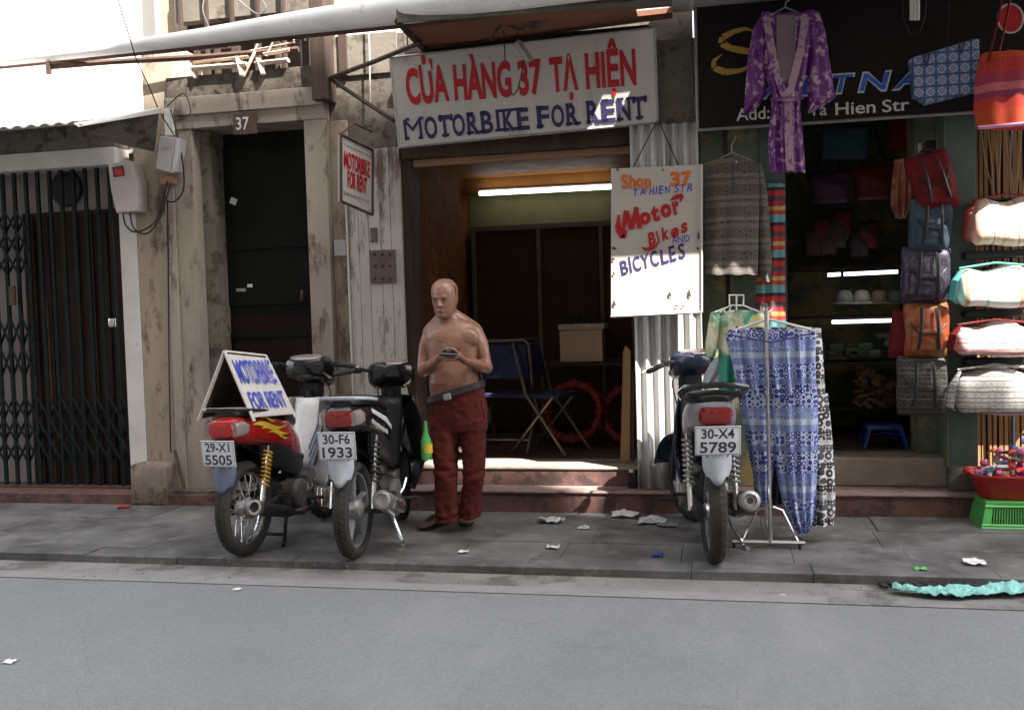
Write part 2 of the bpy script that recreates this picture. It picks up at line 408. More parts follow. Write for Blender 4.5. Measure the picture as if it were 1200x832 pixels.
def pxbox(name, m, parent, px0, px1, py0, py1, Y0, Y1, bevel=.004):
    "box whose front face at depth Y0 spans those picture columns and rows (measured at its middle)"
    my, mx = (py0+py1)/2, (px0+px1)/2
    return B(name, m, parent, at(px0, my, Y0).x, at(px1, my, Y0).x, Y0, Y1, at(mx, py1, Y0).z, at(mx, py0, Y0).z, bevel)

# ============================================================ THE SETTING
ROADZ = -0.05
struct(MB().sheet(lambda u, v: (-60+120*u, -60+140*v, ROADZ-.012), 4, 4).build('ground', M_ASPH, smooth=False))
YR = 4.86            # road edge
YP = 5.22            # pavement front edge
YS = 6.66            # first riser
struct(MB().box(-30, 30, -2.0, YR+.05, ROADZ-.2, ROADZ).build('road', M_ASPH, smooth=False))
gut = struct(MB().box(-30, 30, YR+.06, YP, ROADZ-.2, ROADZ+.0035).build('gutter', M_GUT, smooth=False))
gl = MB().box(-30, .46, YR, YR+.127, ROADZ-.1, ROADZ+.0065).build('pale_strip', M_GUTL, gut, smooth=False)
MB().box(.461, 30, YR, YR+.127, ROADZ-.1, ROADZ+.0055).build('dark_strip', M_GUT, gut, smooth=False)
pav = struct(MB().box(-30, 30, YP+.06, 9.5, -.3, -.012).build('pavement', M_DIRT, smooth=False))
k = 0
def slab(x0, x1, y0, y1, dz=0):
    g = .0013
    B('paving_slab', M_SLAB, pav, x0+g, x1-g, y0+g, y1-g, -.06, dz, .003)
x = -7.2
while x < 3.4:                                   # kerb row
    L = random.choice((.62, .75, .9)); slab(x, x+L, YP, YP+.20, random.uniform(-.004, .003)); x += L
rows = [(YP+.20, 5.80, .62), (5.80, 6.25, .78), (6.25, 6.72, .70)]
for y0, y1, L in rows:
    x = -7.3-random.random()*.4
    while x < 3.4:
        l = L*random.uniform(.9, 1.15); slab(x, x+l, y0, y1, random.uniform(-.005, .003)); x += l

# steps ------------------------------------------------------
zs1 = at(640, 575, YS).z; zs2 = at(640, 547, 6.86).z
XS0 = -2.42
st = struct(MB().box(XS0, 6, YS, 7.15, -.1, zs1-.02).build('front_step', M_STEP, smooth=False))
B('step_tread', M_STEPT, st, XS0-.01, 6, YS-.012, 7.15, zs1-.019, zs1, .008)
XJL = at(476, 400, 6.9).x; XJR = at(745, 400, 6.9).x
st2 = struct(MB().box(XJL-.1, XJR+.02, 6.86, 7.2, zs1-.05, zs2-.022).build('shop_threshold', M_STEP, smooth=False))
B('threshold_stone', M_SILLS, st2, XJL-.1, XJR+.02, 6.85, 7.25, zs2-.021, zs2, .008)
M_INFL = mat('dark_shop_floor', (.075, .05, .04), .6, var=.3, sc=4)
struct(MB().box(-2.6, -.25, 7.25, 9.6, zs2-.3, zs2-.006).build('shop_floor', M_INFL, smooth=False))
struct(MB().box(-9, XS0-.02, 6.72, 7.1, -.1, .075).build('gate_sill', M_STEP, smooth=False))
struct(MB().box(-9, XS0-.02, 7.1, 9.4, -.1, .07).build('left_house_floor', M_CONC, smooth=False))

# far background blocks --------------------------------------------------
# ============================================================ LEFT HOUSE with the folding gate
YG = 6.98
lh = thing('plastered_house', 'pale plastered house at far left, sunlit white upper wall over a grey folding gate', 'house', (-6.2, YG, 0))
zl0 = at(60, 198, 6.92).z; zl1 = at(60, 178, 6.92).z
XG = at(152, 380, YG).x                                 # right end of the gate opening
B('gate_lintel', M_WPAINT, lh, -9.2, at(134, 190, 6.90).x, 6.90, 7.1, zl0, zl1)
B('fascia', M_GREYPL, lh, -9.2, at(134, 190, 6.90).x, 6.915, 7.1, zl1+.002, zl1+.20)
pw0, pw1 = at(146, 400, 6.90).x, at(166, 400, 6.90).x
B('white_post', M_WPAINT, lh, pw0, pw1, 6.90, 7.1, .08, zl0-.002)
B('upper_wall', M_WHITEW, lh, -9.4, at(183, 60, 7.6).x, 7.6, 7.8, 2.7, 5.6)
B('side_wall', M_WHITEW, lh, -9.6, -9.4, 7.0, 9.4, 0, 5.6)
B('back_wall', M_PINKW, lh, -9.4, -4.5, 9.2, 9.35, .07, 2.9)
B('ceiling_slab', M_PINKW, lh, -9.4, -4.55, 7.1, 9.2, 2.75, 2.9)
B('inner_panel', M_SHUT, lh, at(33, 400, 7.2).x, at(158, 400, 7.2).x, 7.2, 7.24, .07, at(90, 247, 7.2).z)
B('yellow_strip', M_TIMBL, lh, at(57, 500, 7.17).x, at(62, 500, 7.17).x, 7.165, 7.195, .07, 1.6)
for kx in range(7):
    xx = at(42+17*kx, 400, 7.18).x
    B('panel_batten', M_SHUT, lh, xx, xx+.03, 7.18, 7.198, .08, at(90, 249, 7.2).z-.02)
B('inner_wall', M_PINKW, lh, -9.4, at(34, 400, 7.25).x, 7.25, 7.30, .07, 2.74)
B('transom_wall', M_PINKW, lh, at(34, 400, 7.25).x+.002, -4.5, 7.25, 7.30, at(90, 247, 7.2).z-.05, 2.74)
f = MB(); f.lathe([(.02, 0), (.14, .0), (.15, .02), (.14, .04), (.02, .04)], at(80, 222, 7.24), (0, -1, 0), 20); fan = f.build('wall_fan', M_BLACK, lh)
gt = thing('folding_gate', 'closed dark green collapsible steel lattice gate across the left house front', 'gate', (-5.4, YG, .075))
zb, zt = .078, zl0-.004
pitch = abs(at(40, 400, YG).x-at(26.4, 400, YG).x)
xb = XG-.02; bars = []
BANDA = [(at(50, 318-25*q, YG).z, at(50, 293-25*q, YG).z, 1) for q in range(3)]+[(at(50, 438-36*q, YG).z, at(50, 402-36*q, YG).z, 1) for q in range(2)]
BANDB = [(at(50, 540-26*q, YG).z, at(50, 514-26*q, YG).z, 1) for q in range(3)]
while xb > -6.7:
    bars.append(xb); xb -= pitch
for i, x in enumerate(bars):
    MB().box(x-.014, x+.014, YG, YG+.022, zb+.02, zt).build('bar', M_GATE, gt, smooth=False)
for i in range(len(bars)-1):
    x1, x0 = bars[i], bars[i+1]
    for z0, z1, n in (BANDB if x1 > at(48, 400, YG).x else BANDA+BANDB):  #[(at(50, 318-25*q, YG).z, at(50, 293-25*q, YG).z, 1) for q in range(3)]+[(at(50, 438-36*q, YG).z, at(50, 402-36*q, YG).z, 1) for q in range(2)]+[(at(50, 540-26*q, YG).z, at(50, 514-26*q, YG).z, 1) for q in range(3)]:
        yb = YG-.006
        for s in (0, 1):
            a = Vector((x0, yb+s*.034, z0 if s else z1)); b = Vector((x1, yb+s*.034, z1 if s else z0))
            if i > 4 and False: continue
            m = MB(); d = (b-a).normalized(); n_ = Vector((0, 1, 0)).cross(d)*.009
            m.prism([a-n_, b-n_, b+n_, a+n_], (0, .006, 0)); m.build('lattice_slat', M_GATE, gt, smooth=False)
B('end_channel', M_DBLUE, gt, XG-.005, XG+.055, YG-.005, YG+.05, zb, zt)
B('bottom_track', M_RUST, gt, -6.9, XG+.05, YG-.01, YG+.04, .076, .094)
B('lock_plate', M_RUST, gt, at(13, 345, YG).x, at(20, 345, YG).x, YG-.03, YG-.008, at(15, 358, YG).z, at(15, 335, YG).z)
pl_ = MB().rbox(at(135, 378, YG)+Vector((0, -.04, 0)), (.05, .04, .07), .01).build('padlock', M_CHR, gt)

# tin awning over the gate: white corrugated edge and its dark return
aw = thing('tin_awning', 'corrugated white tin awning above the left gate with grimy underside', 'awning', (-5.6, 6.9, 2.7))
zA = at(40, 152, 6.35).z
def awf(u, v):
    x = -7.6+(at(88, 150, 6.35).x+7.6)*u
    return (x, 6.32+.75*v, zA+.02+.16*v+.012*math.sin(x*2*PI/.115))
MB().sheet(awf, 130, 4).build('corrugated_sheet', M_WPAINT, aw, solid=.004)
q = [at(94, 146, 6.30), at(186, 132, 6.62), at(180, 178, 6.88), at(98, 160, 6.45)]
MB().prism(q, (0, .02, .03)).build('return_panel', M_GREYPL, aw, smooth=False)
MB().prism([at(86, 145, 6.28), at(188, 127, 6.60), at(187, 133, 6.60), at(92, 149, 6.28)], (0, .02, .01)).build('return_trim', M_WPAINT, aw, smooth=False)
MB().prism([at(92, 146, 6.29), at(96, 146, 6.29), at(100, 161, 6.44), at(96, 160, 6.44)], (0, .02, .0)).build('corner_edge', M_RUST, aw, smooth=False)

# ============================================================ HOUSE 37: beige pier, door, dark upper storey
YF = 6.90
h37 = thing('narrow_old_house', 'old narrow house 37 with grimy beige pier and a nearly black street door', 'house', (-3.9, YF, 0))
xp0, xp1 = pw1+.003, at(203, 400, YF).x
B('pier', M_BEIGE, h37, xp0, xp1, YF, 7.5, .0, 3.0)
B('pier_top', M_BEIGE, h37, at(165, 100, YF).x, at(200, 100, YF).x, YF+.02, 7.5, 3.002, at(200, 50, YF).z)
xd0, xd1 = at(232, 300, YF).x, at(363, 300, YF).x
xc1 = at(388, 300, YF).x
zd = at(290, 147, YF).z
B('pilaster_strip', M_CASE, h37, xp1+.002, at(214, 400, YF).x, YF-.035, YF+.2, .0, at(290, 135, YF).z)
B('left_casing', M_CASE, h37, at(214, 400, YF).x+.002, xd0, YF-.015, YF+.45, .0, zd)
B('right_casing', M_CASE, h37, xd1, xc1, YF-.02, YF+.45, .0, zd)
B('casing_head', M_CASE, h37, at(214, 400, YF).x+.002, xc1, YF-.025, YF+.45, zd+.001, at(290, 130, YF).z)
B('door_reveal', M_GREYPL, h37, xd0, xd0+.09, YF+.1, YF+.45, .0, zd-.001)
zb37 = at(290, 118, YF).z
B('stone_lintel', M_CASE, h37, at(196, 120, YF).x, xc1, YF-.05, YF+.4, at(290, 131, YF).z, at(290, 110, YF).z)
B('concrete_band', M_CONC, h37, at(196, 120, YF).x, xc1, YF-.01, YF+.35, at(290, 110, YF).z+.002, at(290, 84, YF).z)
zbal0, zbal1 = at(290, 84, YF).z, at(290, 46, YF).z
B('door_leaf', M_DOOR, h37, xd0+.09, xd1+.02, YF+.30, YF+.36, .02, zd)
MB().tube([at(354, 340, 7.15), at(354, 352, 7.15)], .012, 6).build('handle', M_RUSTP, h37)
for zz_ in (.62, 1.25, 1.95): B('door_rail', M_DOOR, h37, xd0+.10, xd1-.01, YF+.272, YF+.284, zz_, zz_+.05)
dl = B('door_panel', M_DOORR, h37, at(275, 400, 7.19).x, xd1-.04, YF+.285, YF+.298, .16, at(300, 372, 7.2).z)
B('door_panel', M_DOOR, h37, at(262, 300, 7.19).x, xd1-.04, YF+.285, YF+.298, at(300, 358, 7.2).z, at(300, 172, 7.2).z)
B('mail_slot', M_GREYM, h37, at(277, 340, 7.18).x, at(288, 340, 7.18).x, YF+.275, YF+.284, at(282, 342, 7.18).z, at(282, 338, 7.18).z)
B('paper_scrap', M_PAPER, h37, at(290, 340, 7.18).x, at(296, 340, 7.18).x, YF+.275, YF+.284, at(292, 337, 7.18).z, at(292, 333, 7.18).z)
c = at(273.5, 236, 7.18)
MB().obox(c, (.055, .004, .05), Matrix.Rotation(R(25), 3, 'Y')).build('sticker', M_PAPER, h37, smooth=False)
B('door_step', M_CONC, h37, at(206, 560, YF).x, XS0-.3, 6.80, YF+.5, -.02, .10, .01)
# balustrade of broken slats
for i in range(6):
    x = at(222+24*i, 65, YF).x
    B('baluster', M_TIMB, h37, x, x+.04, YF+.06, YF+.10, zbal0, zbal1-.02)
M_SUNW = mat('flaking_cream_slats', (.62, .5, .4), .85, var=.3, sc=12)
for (a0, a1, y0, y1, t) in ((226, 290, 81, 76, 7), (228, 292, 73, 67, 5), (300, 338, 75, 71, 6), (310, 340, 64, 59, 5), (262, 345, 66, 50, 2), (224, 229, 70, 92, 5), (279, 285, 68, 90, 8), (303, 309, 70, 88, 7)):
    a = at(a0, y0, YF-.03); b = at(a1, y1, YF-.03); MB().tube([a, b], t*.0062, 5, flat=.45).build('broken_slat', M_SUNW, h37)
for (a, b) in (((302, 52), (290, 78)), ((320, 50), (312, 66)), ((336, 38), (345, 48)), ((358, 36), (358, 48)), ((257, 46), (262, 56)), ((286, 90), (300, 60))):
    MB().tube([at(*a, YF-.05), at(*b, YF-.05)], .008, 5).build('splinter', M_SUNW, h37)
B('balcony_recess', M_TIMB, h37, at(200, 60, 7.5).x, at(362, 60, 7.5).x, 7.5, 7.6, 2.9, at(270, 24, 7.5).z)
B('upper_wall', M_BEIGE, h37, at(188, 20, 7.3).x, at(204, 20, 7.3).x, 7.3, 7.5, zbal1-.1, 5)
zup = at(270, 18, 7.2).z
B('upper_window_head', M_GREYPL, h37, at(206, 20, 7.2).x, at(385, 20, 7.2).x, 7.2, 7.3, zup-.02, 5.0)
for i in range(5):
    x = at(212+30*i, 25, 7.18).x; B('window_bar', M_TIMB, h37, x, x+.03, 7.14, 7.17, 3.3, 4.2)
# dirty pier between the two fronts and the side walls
B('timber_post', M_TIMB, h37, at(366, 90, 6.8).x, at(383, 90, 6.8).x, 6.78, 7.0, at(366, 118, 6.8).z, at(366, 30, 6.8).z+.3)
xq0, xq1 = xc1+.002, at(409, 300, YF).x
B('narrow_pier', M_BEIGE, h37, xq0, xq1, YF+.05, 7.4, 0, at(395, 140, YF).z)
B('soot_wall', M_CONC, h37, at(384, 150, 6.97).x, at(478, 150, 6.97).x, 6.97, 7.2, at(395, 182, YF).z, at(430, 42, 6.97).z)
B('soot_wall_patch', M_GREYPL, h37, at(388, 70, 6.96).x, at(466, 70, 6.96).x, 6.95, 6.968, at(430, 88, 6.96).z, at(430, 40, 6.96).z)
B('gap_post', M_TIMB, h37, at(396, 30, 6.95).x, at(406, 30, 6.95).x, 6.93, 6.949, at(400, 90, 6.95).z, at(400, 10, 6.95).z)
MB().tube([at(432, 20, 6.9), at(433, 70, 6.9), at(434, 120, 6.9)], .007, 6).build('thin_pipe', M_PLBOX, h37)
B('upper_sunlit_wall', M_WHITEW, h37, at(380, 20, 8.2).x, at(520, 20, 8.2).x, 8.2, 8.3, 3.3, 5.2)

nm = thing('house_number_plate', 'small dark square number plate 37 above the black door', 'number plate', at(287, 160, YF-.05))
xa, xb_ = at(274, 147, YF-.06).x, at(301, 147, YF-.06).x
B('plate', M_RUST, nm, xa, xb_, YF-.075, YF-.052, at(287, 160, YF).z, at(287, 134, YF).z)
MB().text('37', (xa+.028, YF-.076, at(287, 155, YF).z+.005), (1, 0, 0), (0, 0, 1), .105, .095, .012, 0).build('numerals', M_SILV, nm, smooth=False)

blk = MB()
rr = random.Random(3)
bc = Vector(((at(152, 565, 6.75).x+at(206, 565, 6.75).x)/2, 6.86, 0))
bw, bd, bh = .30, .26, at(180, 543, 6.75).z
blk.rbox((bc.x, bc.y-.05, bh/2), (bw, bd, bh), .03)
for v in blk.v: v += Vector((rr.uniform(-.006, .006), rr.uniform(-.006, .006), rr.uniform(-.006, .006)))
tag(blk.build('stone_block', mat('worn_brown_stone', (.21, .165, .14), .9, var=.3, sc=7, bump=.8, bsc=35, bd=.01, stain=(.10, .075, .06), stain_sc=6, stain_lo=.5)), 'worn rounded stone block at the foot of the beige pier', 'stone block')
tag(MB().tube([gz(181, 586)+Vector((0, 0, .03)), gz(186, 578)+Vector((0, 0, .06))], [.03, .028], 10).build('paper_cup', mat('cream_paper', (.6, .55, .38), .7)), 'crumpled cream cup lying against the stone block', 'litter')

# meters and cables
m1 = thing('electric_meter', 'cream electric meter box with red mark and two black cables, beside the gate', 'meter box', at(141, 248, 6.8))
def mbox(parent, cx, px0, px1, py0, py1, Y, d, m): return pxbox('housing', m, parent, px0, px1, py0, py1, Y, Y+d, .012)
M_METC = mat('cream_meter_plastic', (.42, .36, .34), .5, var=.1, sc=6, stain=(.3, .2, .18), stain_sc=9, stain_lo=.62)
mm = MB(); Y = 6.74
pf = [at(126, 192, Y), at(152, 188, Y), at(160, 215, Y), at(160, 248, Y), at(136, 250, Y), at(130, 225, Y)]
mm.prism(pf, (0, .15, 0)).build('housing', M_METC, m1, smooth=False, bevel=.008)
MB().prism([at(131, 196, Y-.004), at(144, 194, Y-.004), at(146, 206, Y-.004), at(133, 208, Y-.004)], (0, .003, 0)).build('dial_window', M_RUST, m1, smooth=False)
MB().prism([at(134, 199, Y-.007), at(143, 198, Y-.007), at(144, 206, Y-.007), at(136, 206, Y-.007)], (0, .003, 0)).build('red_mark', M_RED, m1, smooth=False)
m2 = thing('junction_box', 'tilted light grey junction box strapped high on the beige pier', 'junction box', at(197, 182, 6.8))
Y = 6.74
MB().prism([at(187, 160, Y), at(206, 161, Y), at(200, 203, Y), at(182, 198, Y)], (0, .11, 0)).build('housing', M_PLBOX, m2, smooth=False, bevel=.008)
MB().prism([at(206.5, 161, Y-.001), at(212, 163, Y+.02), at(206, 201, Y+.02), at(200.5, 203, Y-.001)], (0, .09, 0)).build('lid_side', M_PLBOX, m2, smooth=False)
_m = MB()
for i in range(4): _m.box(at(190+3*i, 175, Y).x, at(192+3*i, 175, Y).x, Y-.003, Y-.0005, at(190, 176, Y).z, at(190, 173, Y).z)
_m.build('faded_stencil', M_GREYM, m2, smooth=False)
B('conduit', M_WPAINT, m2, at(194, 140, 6.85).x, at(203, 140, 6.85).x, 6.83, 6.87, at(197, 160, 6.85).z, at(197, 128, 6.85).z)
B('terminal_block', M_TIMBL, m2, at(190, 215, 6.83).x, at(206, 215, 6.83).x, 6.80, 6.86, at(197, 217, 6.83).z, at(197, 206, 6.83).z)
def cable(pts, label, r=.007, m=M_CABLE, name='cable', group=None):
    P = [at(a, b, c) for a, b, c in pts]; Q = []
    for i in range(len(P)-1):
        p0, p1, p2, p3 = P[max(i-1, 0)], P[i], P[i+1], P[min(i+2, len(P)-1)]
        for j in range(6):
            t = j/6; Q.append(.5*((2*p1)+(p2-p0)*t+(2*p0-5*p1+4*p2-p3)*t*t+(3*p1-p0-3*p2+p3)*t**3))
    Q.append(P[-1]); return tag(MB().tube(Q, r, 6).build(name, m), label, 'cable', group)
cable([(144, 250, 6.8), (148, 265, 6.78), (160, 272, 6.78), (180, 262, 6.78), (190, 240, 6.78), (196, 212, 6.78)], 'upper black cable looping from the cream meter to the junction box')
cable([(152, 249, 6.8), (157, 268, 6.76), (172, 274, 6.76), (186, 258, 6.76), (194, 236, 6.76), (200, 214, 6.78)], 'lower black cable looping from the cream meter to the junction box')
cable([(135, -10, 6.3), (150, 38, 6.4), (160, 70, 6.5), (176, 105, 6.6), (187, 131, 6.7), (205, 160, 6.8)], 'black cable dropping from top left past the awning beam', .0045)
cable([(200, 128, 6.82), (208, 160, 6.8), (214, 190, 6.8), (215, 222, 6.8), (205, 236, 6.8), (196, 235, 6.8), (191, 225, 6.8)], 'black cable curling down beside the grey junction box', .006)
cable([(196, 236, 6.84), (197, 300, 6.86), (198, 420, 6.86), (200, 530, 6.86)], 'thin dark cable running straight down the beige pier', .005)
cable([(0, 104, 7.3), (60, 101, 7.3), (110, 98, 7.3), (162, 93, 7.3)], 'thin grey wire crossing the white upper wall', .006, M_PLBOX)
cable([(112, 50, 6.9), (128, 80, 6.9), (140, 110, 6.9)], 'pale wire hanging before the white upper wall', .004, M_PLBOX)
cable([(196, 125, 6.8), (215, 110, 6.8), (223, 133, 6.8), (206, 142, 6.8)], 'loose wire looped on the stone lintel', .004)
cable([(240, -4, 6.6), (238, 14, 6.6), (250, 40, 6.6), (262, 46, 6.6)], 'pale wire over the upper window, left one', .004, M_PLBOX)
cable([(275, -4, 6.6), (300, 16, 6.6), (312, 10, 6.5), (303, -6, 6.6)], 'pale wire over the upper window, right one', .005, M_PLBOX)
pole = MB().tube([at(206, 560, 6.8), at(213, 578, 6.74)], .012, 6)
tag(MB().tube([at(205, 528, 6.83), at(216, 572, 6.72)], .014, 6).build('stick', M_TIMB), 'short dark stick leaning at the foot of the stone casing', 'stick')
tag(B('wall_socket', M_PLBOX, None, at(390, 290, YF).x, at(404, 290, YF).x, YF+.02, YF+.048, at(397, 300, YF).z, at(397, 281, YF).z), 'small white socket plate on the narrow pier right of the door', 'socket')

# long rolled awning beam across the top
ab = thing('awning_beam', 'long whitish rolled awning beam slanting across the top of the street front', 'awning beam', at(250, 50, 6.0))
pts = [at(-30, 76, 6.9), at(120, 59, 6.62), at(240, 43, 6.35), at(350, 27, 6.1), at(480, 10, 5.86), at(640, -10, 5.78), at(800, -30, 5.75)]
rads = [.030, .042, .058, .075, .09, .085, .085]
MB().tube(pts, rads, 14).build('rolled_cloth', M_AWN, ab)
pts2 = [p+Vector((0, .07, -r*.75)) for p, r in zip(pts, rads)]
MB().tube(pts2, [.014, .018, .024, .028, .03, .03, .03], 8).build('rust_tube', M_RUST, ab)
tag(MB().tube([at(57, 79, 6.75), at(130, 73, 6.8), at(240, 67, 6.85), at(350, 58, 6.88)], .022, 6).build('steel_strut', M_RUST), 'rusty brown steel strut below the left part of the awning beam', 'strut')
tag(MB().obox(at(57, 80, 6.72), (.03, .03, .10)).build('strut_end_plate', M_RUST), 'small rusty end plate at the left tip of the strut', 'plate')
tag(MB().tube([at(386, 92, 6.85), at(440, 72, 6.6), at(493, 50, 6.4)], .016, 6).build('steel_bracket', M_TIMB), 'dark steel bracket rising from the wall to the plywood canopy', 'bracket')
tag(MB().tube([at(386, 92, 6.85), at(425, 118, 6.8), at(462, 142, 6.75)], .016, 6).build('steel_bracket', M_TIMB), 'dark steel bracket slanting down from the wall towards the big sign', 'bracket')
tag(MB().lathe([(.005, 0), (.035, .0), (.045, .01), (.04, .02), (.005, .02)], at(235, 53, 6.5), (0, -.7, -.7), 14).build('tube_lamp_base', M_PLBOX), 'white oval lamp fitting under the awning beam', 'lamp')
tag(MB().rbox(at(245, 54, 6.55), (.32, .06, .04), .015, Matrix.Rotation(R(3), 3, 'Y')).build('lamp_reflector', M_PLBOX), 'long pale lamp reflector under the awning beam', 'lamp')

# plywood canopy over the shop front
cn = thing('plywood_canopy', 'brown plywood canopy over the motorbike rental sign', 'canopy', (-1.2, 6.4, 3.1))
zc0 = at(500, 60, 6.86).z; zcf = at(470, 24, 5.93).z
A_ = at(466, 24, 5.81); B_ = at(788, 2, 5.86); D_ = at(500, 60, 6.86); E_ = at(788, 22, 6.86)
def piece(u0, u1, v0, v1, dz, th, m, name):
    f_ = lambda u, v: A_.lerp(B_, u).lerp(D_.lerp(E_, u), v)+Vector((0, 0, dz))
    MB().prism([f_(u0, v0), f_(u1, v0), f_(u1, v1), f_(u0, v1)], (0, 0, th)).build(name, m, cn, smooth=False)
for q in ((0, .87, 0, 1), (.871, 1, 0, .27), (.871, 1, .62, 1)):          # opening added so a patch of sun falls on the sign
    piece(*q, 0, .03, M_AWNB, 'plywood_board'); piece(*q, .033, .01, M_GALV, 'tin_cover')
MB().prism([A_+Vector((0, -.02, -.02)), B_+Vector((0, -.02, -.02)), B_+Vector((0, -.02, .09)), A_+Vector((0, -.02, .09))], (0, .018, 0)).build('front_fascia', M_MOSS, cn, smooth=False)
MB().tube([A_+Vector((0, 0, -.01)), D_+Vector((0, 0, -.01))], .022, 6).build('side_rafter', M_TIMB, cn)
zF, zR = B_.z+.035, E_.z+.035
def zt_(y): return zF+(zR-zF)*(y-5.84)/1.06
xe_ = B_.x-.04; zF += .013; zR += .013
MB().prism([(xe_, 5.84, zF), (1.6, 5.84, zF), (1.6, 6.9, zR), (xe_, 6.9, zR)], (0, 0, .01)).build('tin_cover', M_GALV, cn, smooth=False)  # unseen extension past the board, added to shade the goods on the right
cable([(625, 10, 6.2), (612, 34, 6.2), (588, 30, 6.2), (575, 48, 6.2)], 'frayed dark cord tangle under the canopy, left of the bulb holder', .008, M_RUST)
cable([(590, 28, 6.35), (592, 72, 6.35)], 'thin cord hanging under the canopy over the word HANG', .004)
bh_ = thing('cable_connector', 'grey cable connector with dangling wire hanging before the red sign letters', 'connector', at(615, 62, 6.3))
MB().tube([at(606, 50, 6.3), at(621, 72, 6.3)], .026, 8).build('connector_body', M_GREYM, bh_)
MB().tube([at(612, 10, 6.3), at(606, 35, 6.3), at(607, 50, 6.3)], .004, 5).build('upper_cord', M_CABLE, bh_)
MB().tube([at(614, 70, 6.3), at(611, 88, 6.3), at(607, 105, 6.3), at(602, 112, 6.3), at(598, 108, 6.3)], .005, 5).build('lower_cord', M_CABLE, bh_)
MB().ell(at(626, 28, 6.15), (.05, .03, .035)).build('tape_knot', M_RUST, bh_)
MB().prism([at(612, 0, 6.1), at(634, 2, 6.1), at(640, 24, 6.1), at(620, 20, 6.1)], (0, .02, 0)).build('torn_flap', M_TIMB, bh_, smooth=False)

# ============================================================ RENTAL SHOP
sh = thing('rental_shop', 'open fronted motorbike rental shop with dark brown room behind', 'shop', (-1.25, 6.95, 0))
zh = at(610, 178, 6.92).z
B('left_jamb', M_TIMB, sh, at(472, 400, 6.9).x, at(486, 400, 6.9).x, 6.90, 7.15, zs2, at(480, 165, 6.9).z)
B('head_beam', M_TIMB, sh, at(470, 180, 6.86).x, at(744, 170, 6.86).x, 6.86, 7.05, at(610, 178, 6.86).z, at(610, 150, 6.86).z)
B('pale_lintel_board', M_TIMBL, sh, at(484, 190, 6.93).x, at(744, 180, 6.93).x, 6.93, 6.97, at(610, 188, 6.93).z, at(610, 177, 6.93).z)
XWL = at(486, 400, 7.1).x-.03
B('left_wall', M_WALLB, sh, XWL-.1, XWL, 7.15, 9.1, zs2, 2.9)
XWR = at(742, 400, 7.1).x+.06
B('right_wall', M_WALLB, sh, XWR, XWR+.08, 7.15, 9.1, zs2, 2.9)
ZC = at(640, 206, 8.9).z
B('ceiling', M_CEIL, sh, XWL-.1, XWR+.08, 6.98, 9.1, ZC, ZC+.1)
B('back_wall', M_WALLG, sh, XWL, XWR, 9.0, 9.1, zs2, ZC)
B('upper_sign_wall', M_CONC, sh, at(478, 60, 7.0).x, at(812, 60, 7.0).x, 7.0, 7.1, at(610, 150, 6.9).z, 3.7)
# light brown patch (peeling paper) on the left back corner
for zz0, zz1, xx0, xx1 in ((1.55, 2.25, 507, 556), (1.2, 1.6, 535, 557)):
    pass
xcl, xcr = at(557, 350, 8.8).x, at(742, 350, 8.8).x
zct = at(633, 262, 8.8).z
cb = thing('wall_cupboard', 'tall brown panelled cupboard across the back of the rental shop', 'cupboard', ((xcl+xcr)/2, 8.8, zs2))
B('carcass', M_CAB, cb, xcl, xcr, 8.82, 8.99, zs2, zct)
xs = [at(p, 350, 8.8).x for p in (557, 633, 706, 742)]
for i in range(3): B('door', M_CAB, cb, xs[i]+.03, xs[i+1]-.03, 8.80, 8.818, zs2+.05, zct-.06)
for x in xs: B('stile', M_CABF, cb, x-.02, x+.02, 8.785, 8.819, zs2, zct-.052)
B('top_rail', M_CABF, cb, xcl-.02, xcr, 8.785, 8.819, zct-.05, zct)
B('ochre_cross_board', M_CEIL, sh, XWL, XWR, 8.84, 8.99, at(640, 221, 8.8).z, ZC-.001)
tl = thing('ceiling_tube_lamp', 'lit white fluorescent tube on the green wall above the cupboard', 'tube lamp', at(640, 222, 8.75))
A_, B_ = at(562, 227, 8.75), at(718, 219, 8.75)
MB().tube([A_, B_], .021, 12).build('tube', M_TUBE, tl)
MB().tube([A_+Vector((0, .06, .02)), B_+Vector((0, .06, .02))], .022, 4).build('fitting', M_WPAINT, tl)
for P, s in ((A_, -1), (B_, 1)): MB().tube([P, P+Vector((.02*s, 0, 0))], .024, 10).build('end_cap', M_WPAINT, tl)
# shop furniture
bx = thing('white_water_box', 'cream box on the cupboard side, with a tangle of dark things on top', 'box', at(680, 402, 8.2))
pxbox('carton', M_BOXW, bx, 656, 706, 385, 424, 8.2, 8.45)
pxbox('lid', M_BOXW, bx, 654, 708, 380, 386, 8.17, 8.47)
bs = thing('low_shelf', 'dark low shelf carrying the cream box at the back of the shop', 'shelf', at(680, 440, 8.2))
pxbox('board', M_CAB, bs, 640, 735, 425, 429, 8.1, 8.7)
for p in (642, 730):
    pxbox('leg', M_CAB, bs, p, p+4, 429, 520, 8.1, 8.15)
for i in range(5):
    c = at(665+8*i, 378, 8.3); tag(MB().tube([c+Vector((-.05, 0, 0)), c+Vector((0, .02, .05)), c+Vector((.05, 0, .01))], .012, 6).build('dark_strap', M_BLACK), 'dark strap coiled on the lid of the cream box', 'strap', 'straps on the cream box')
M_CHD = mat('dull_chair_steel', (.16, .14, .12), .4, metal=.7, var=.25)
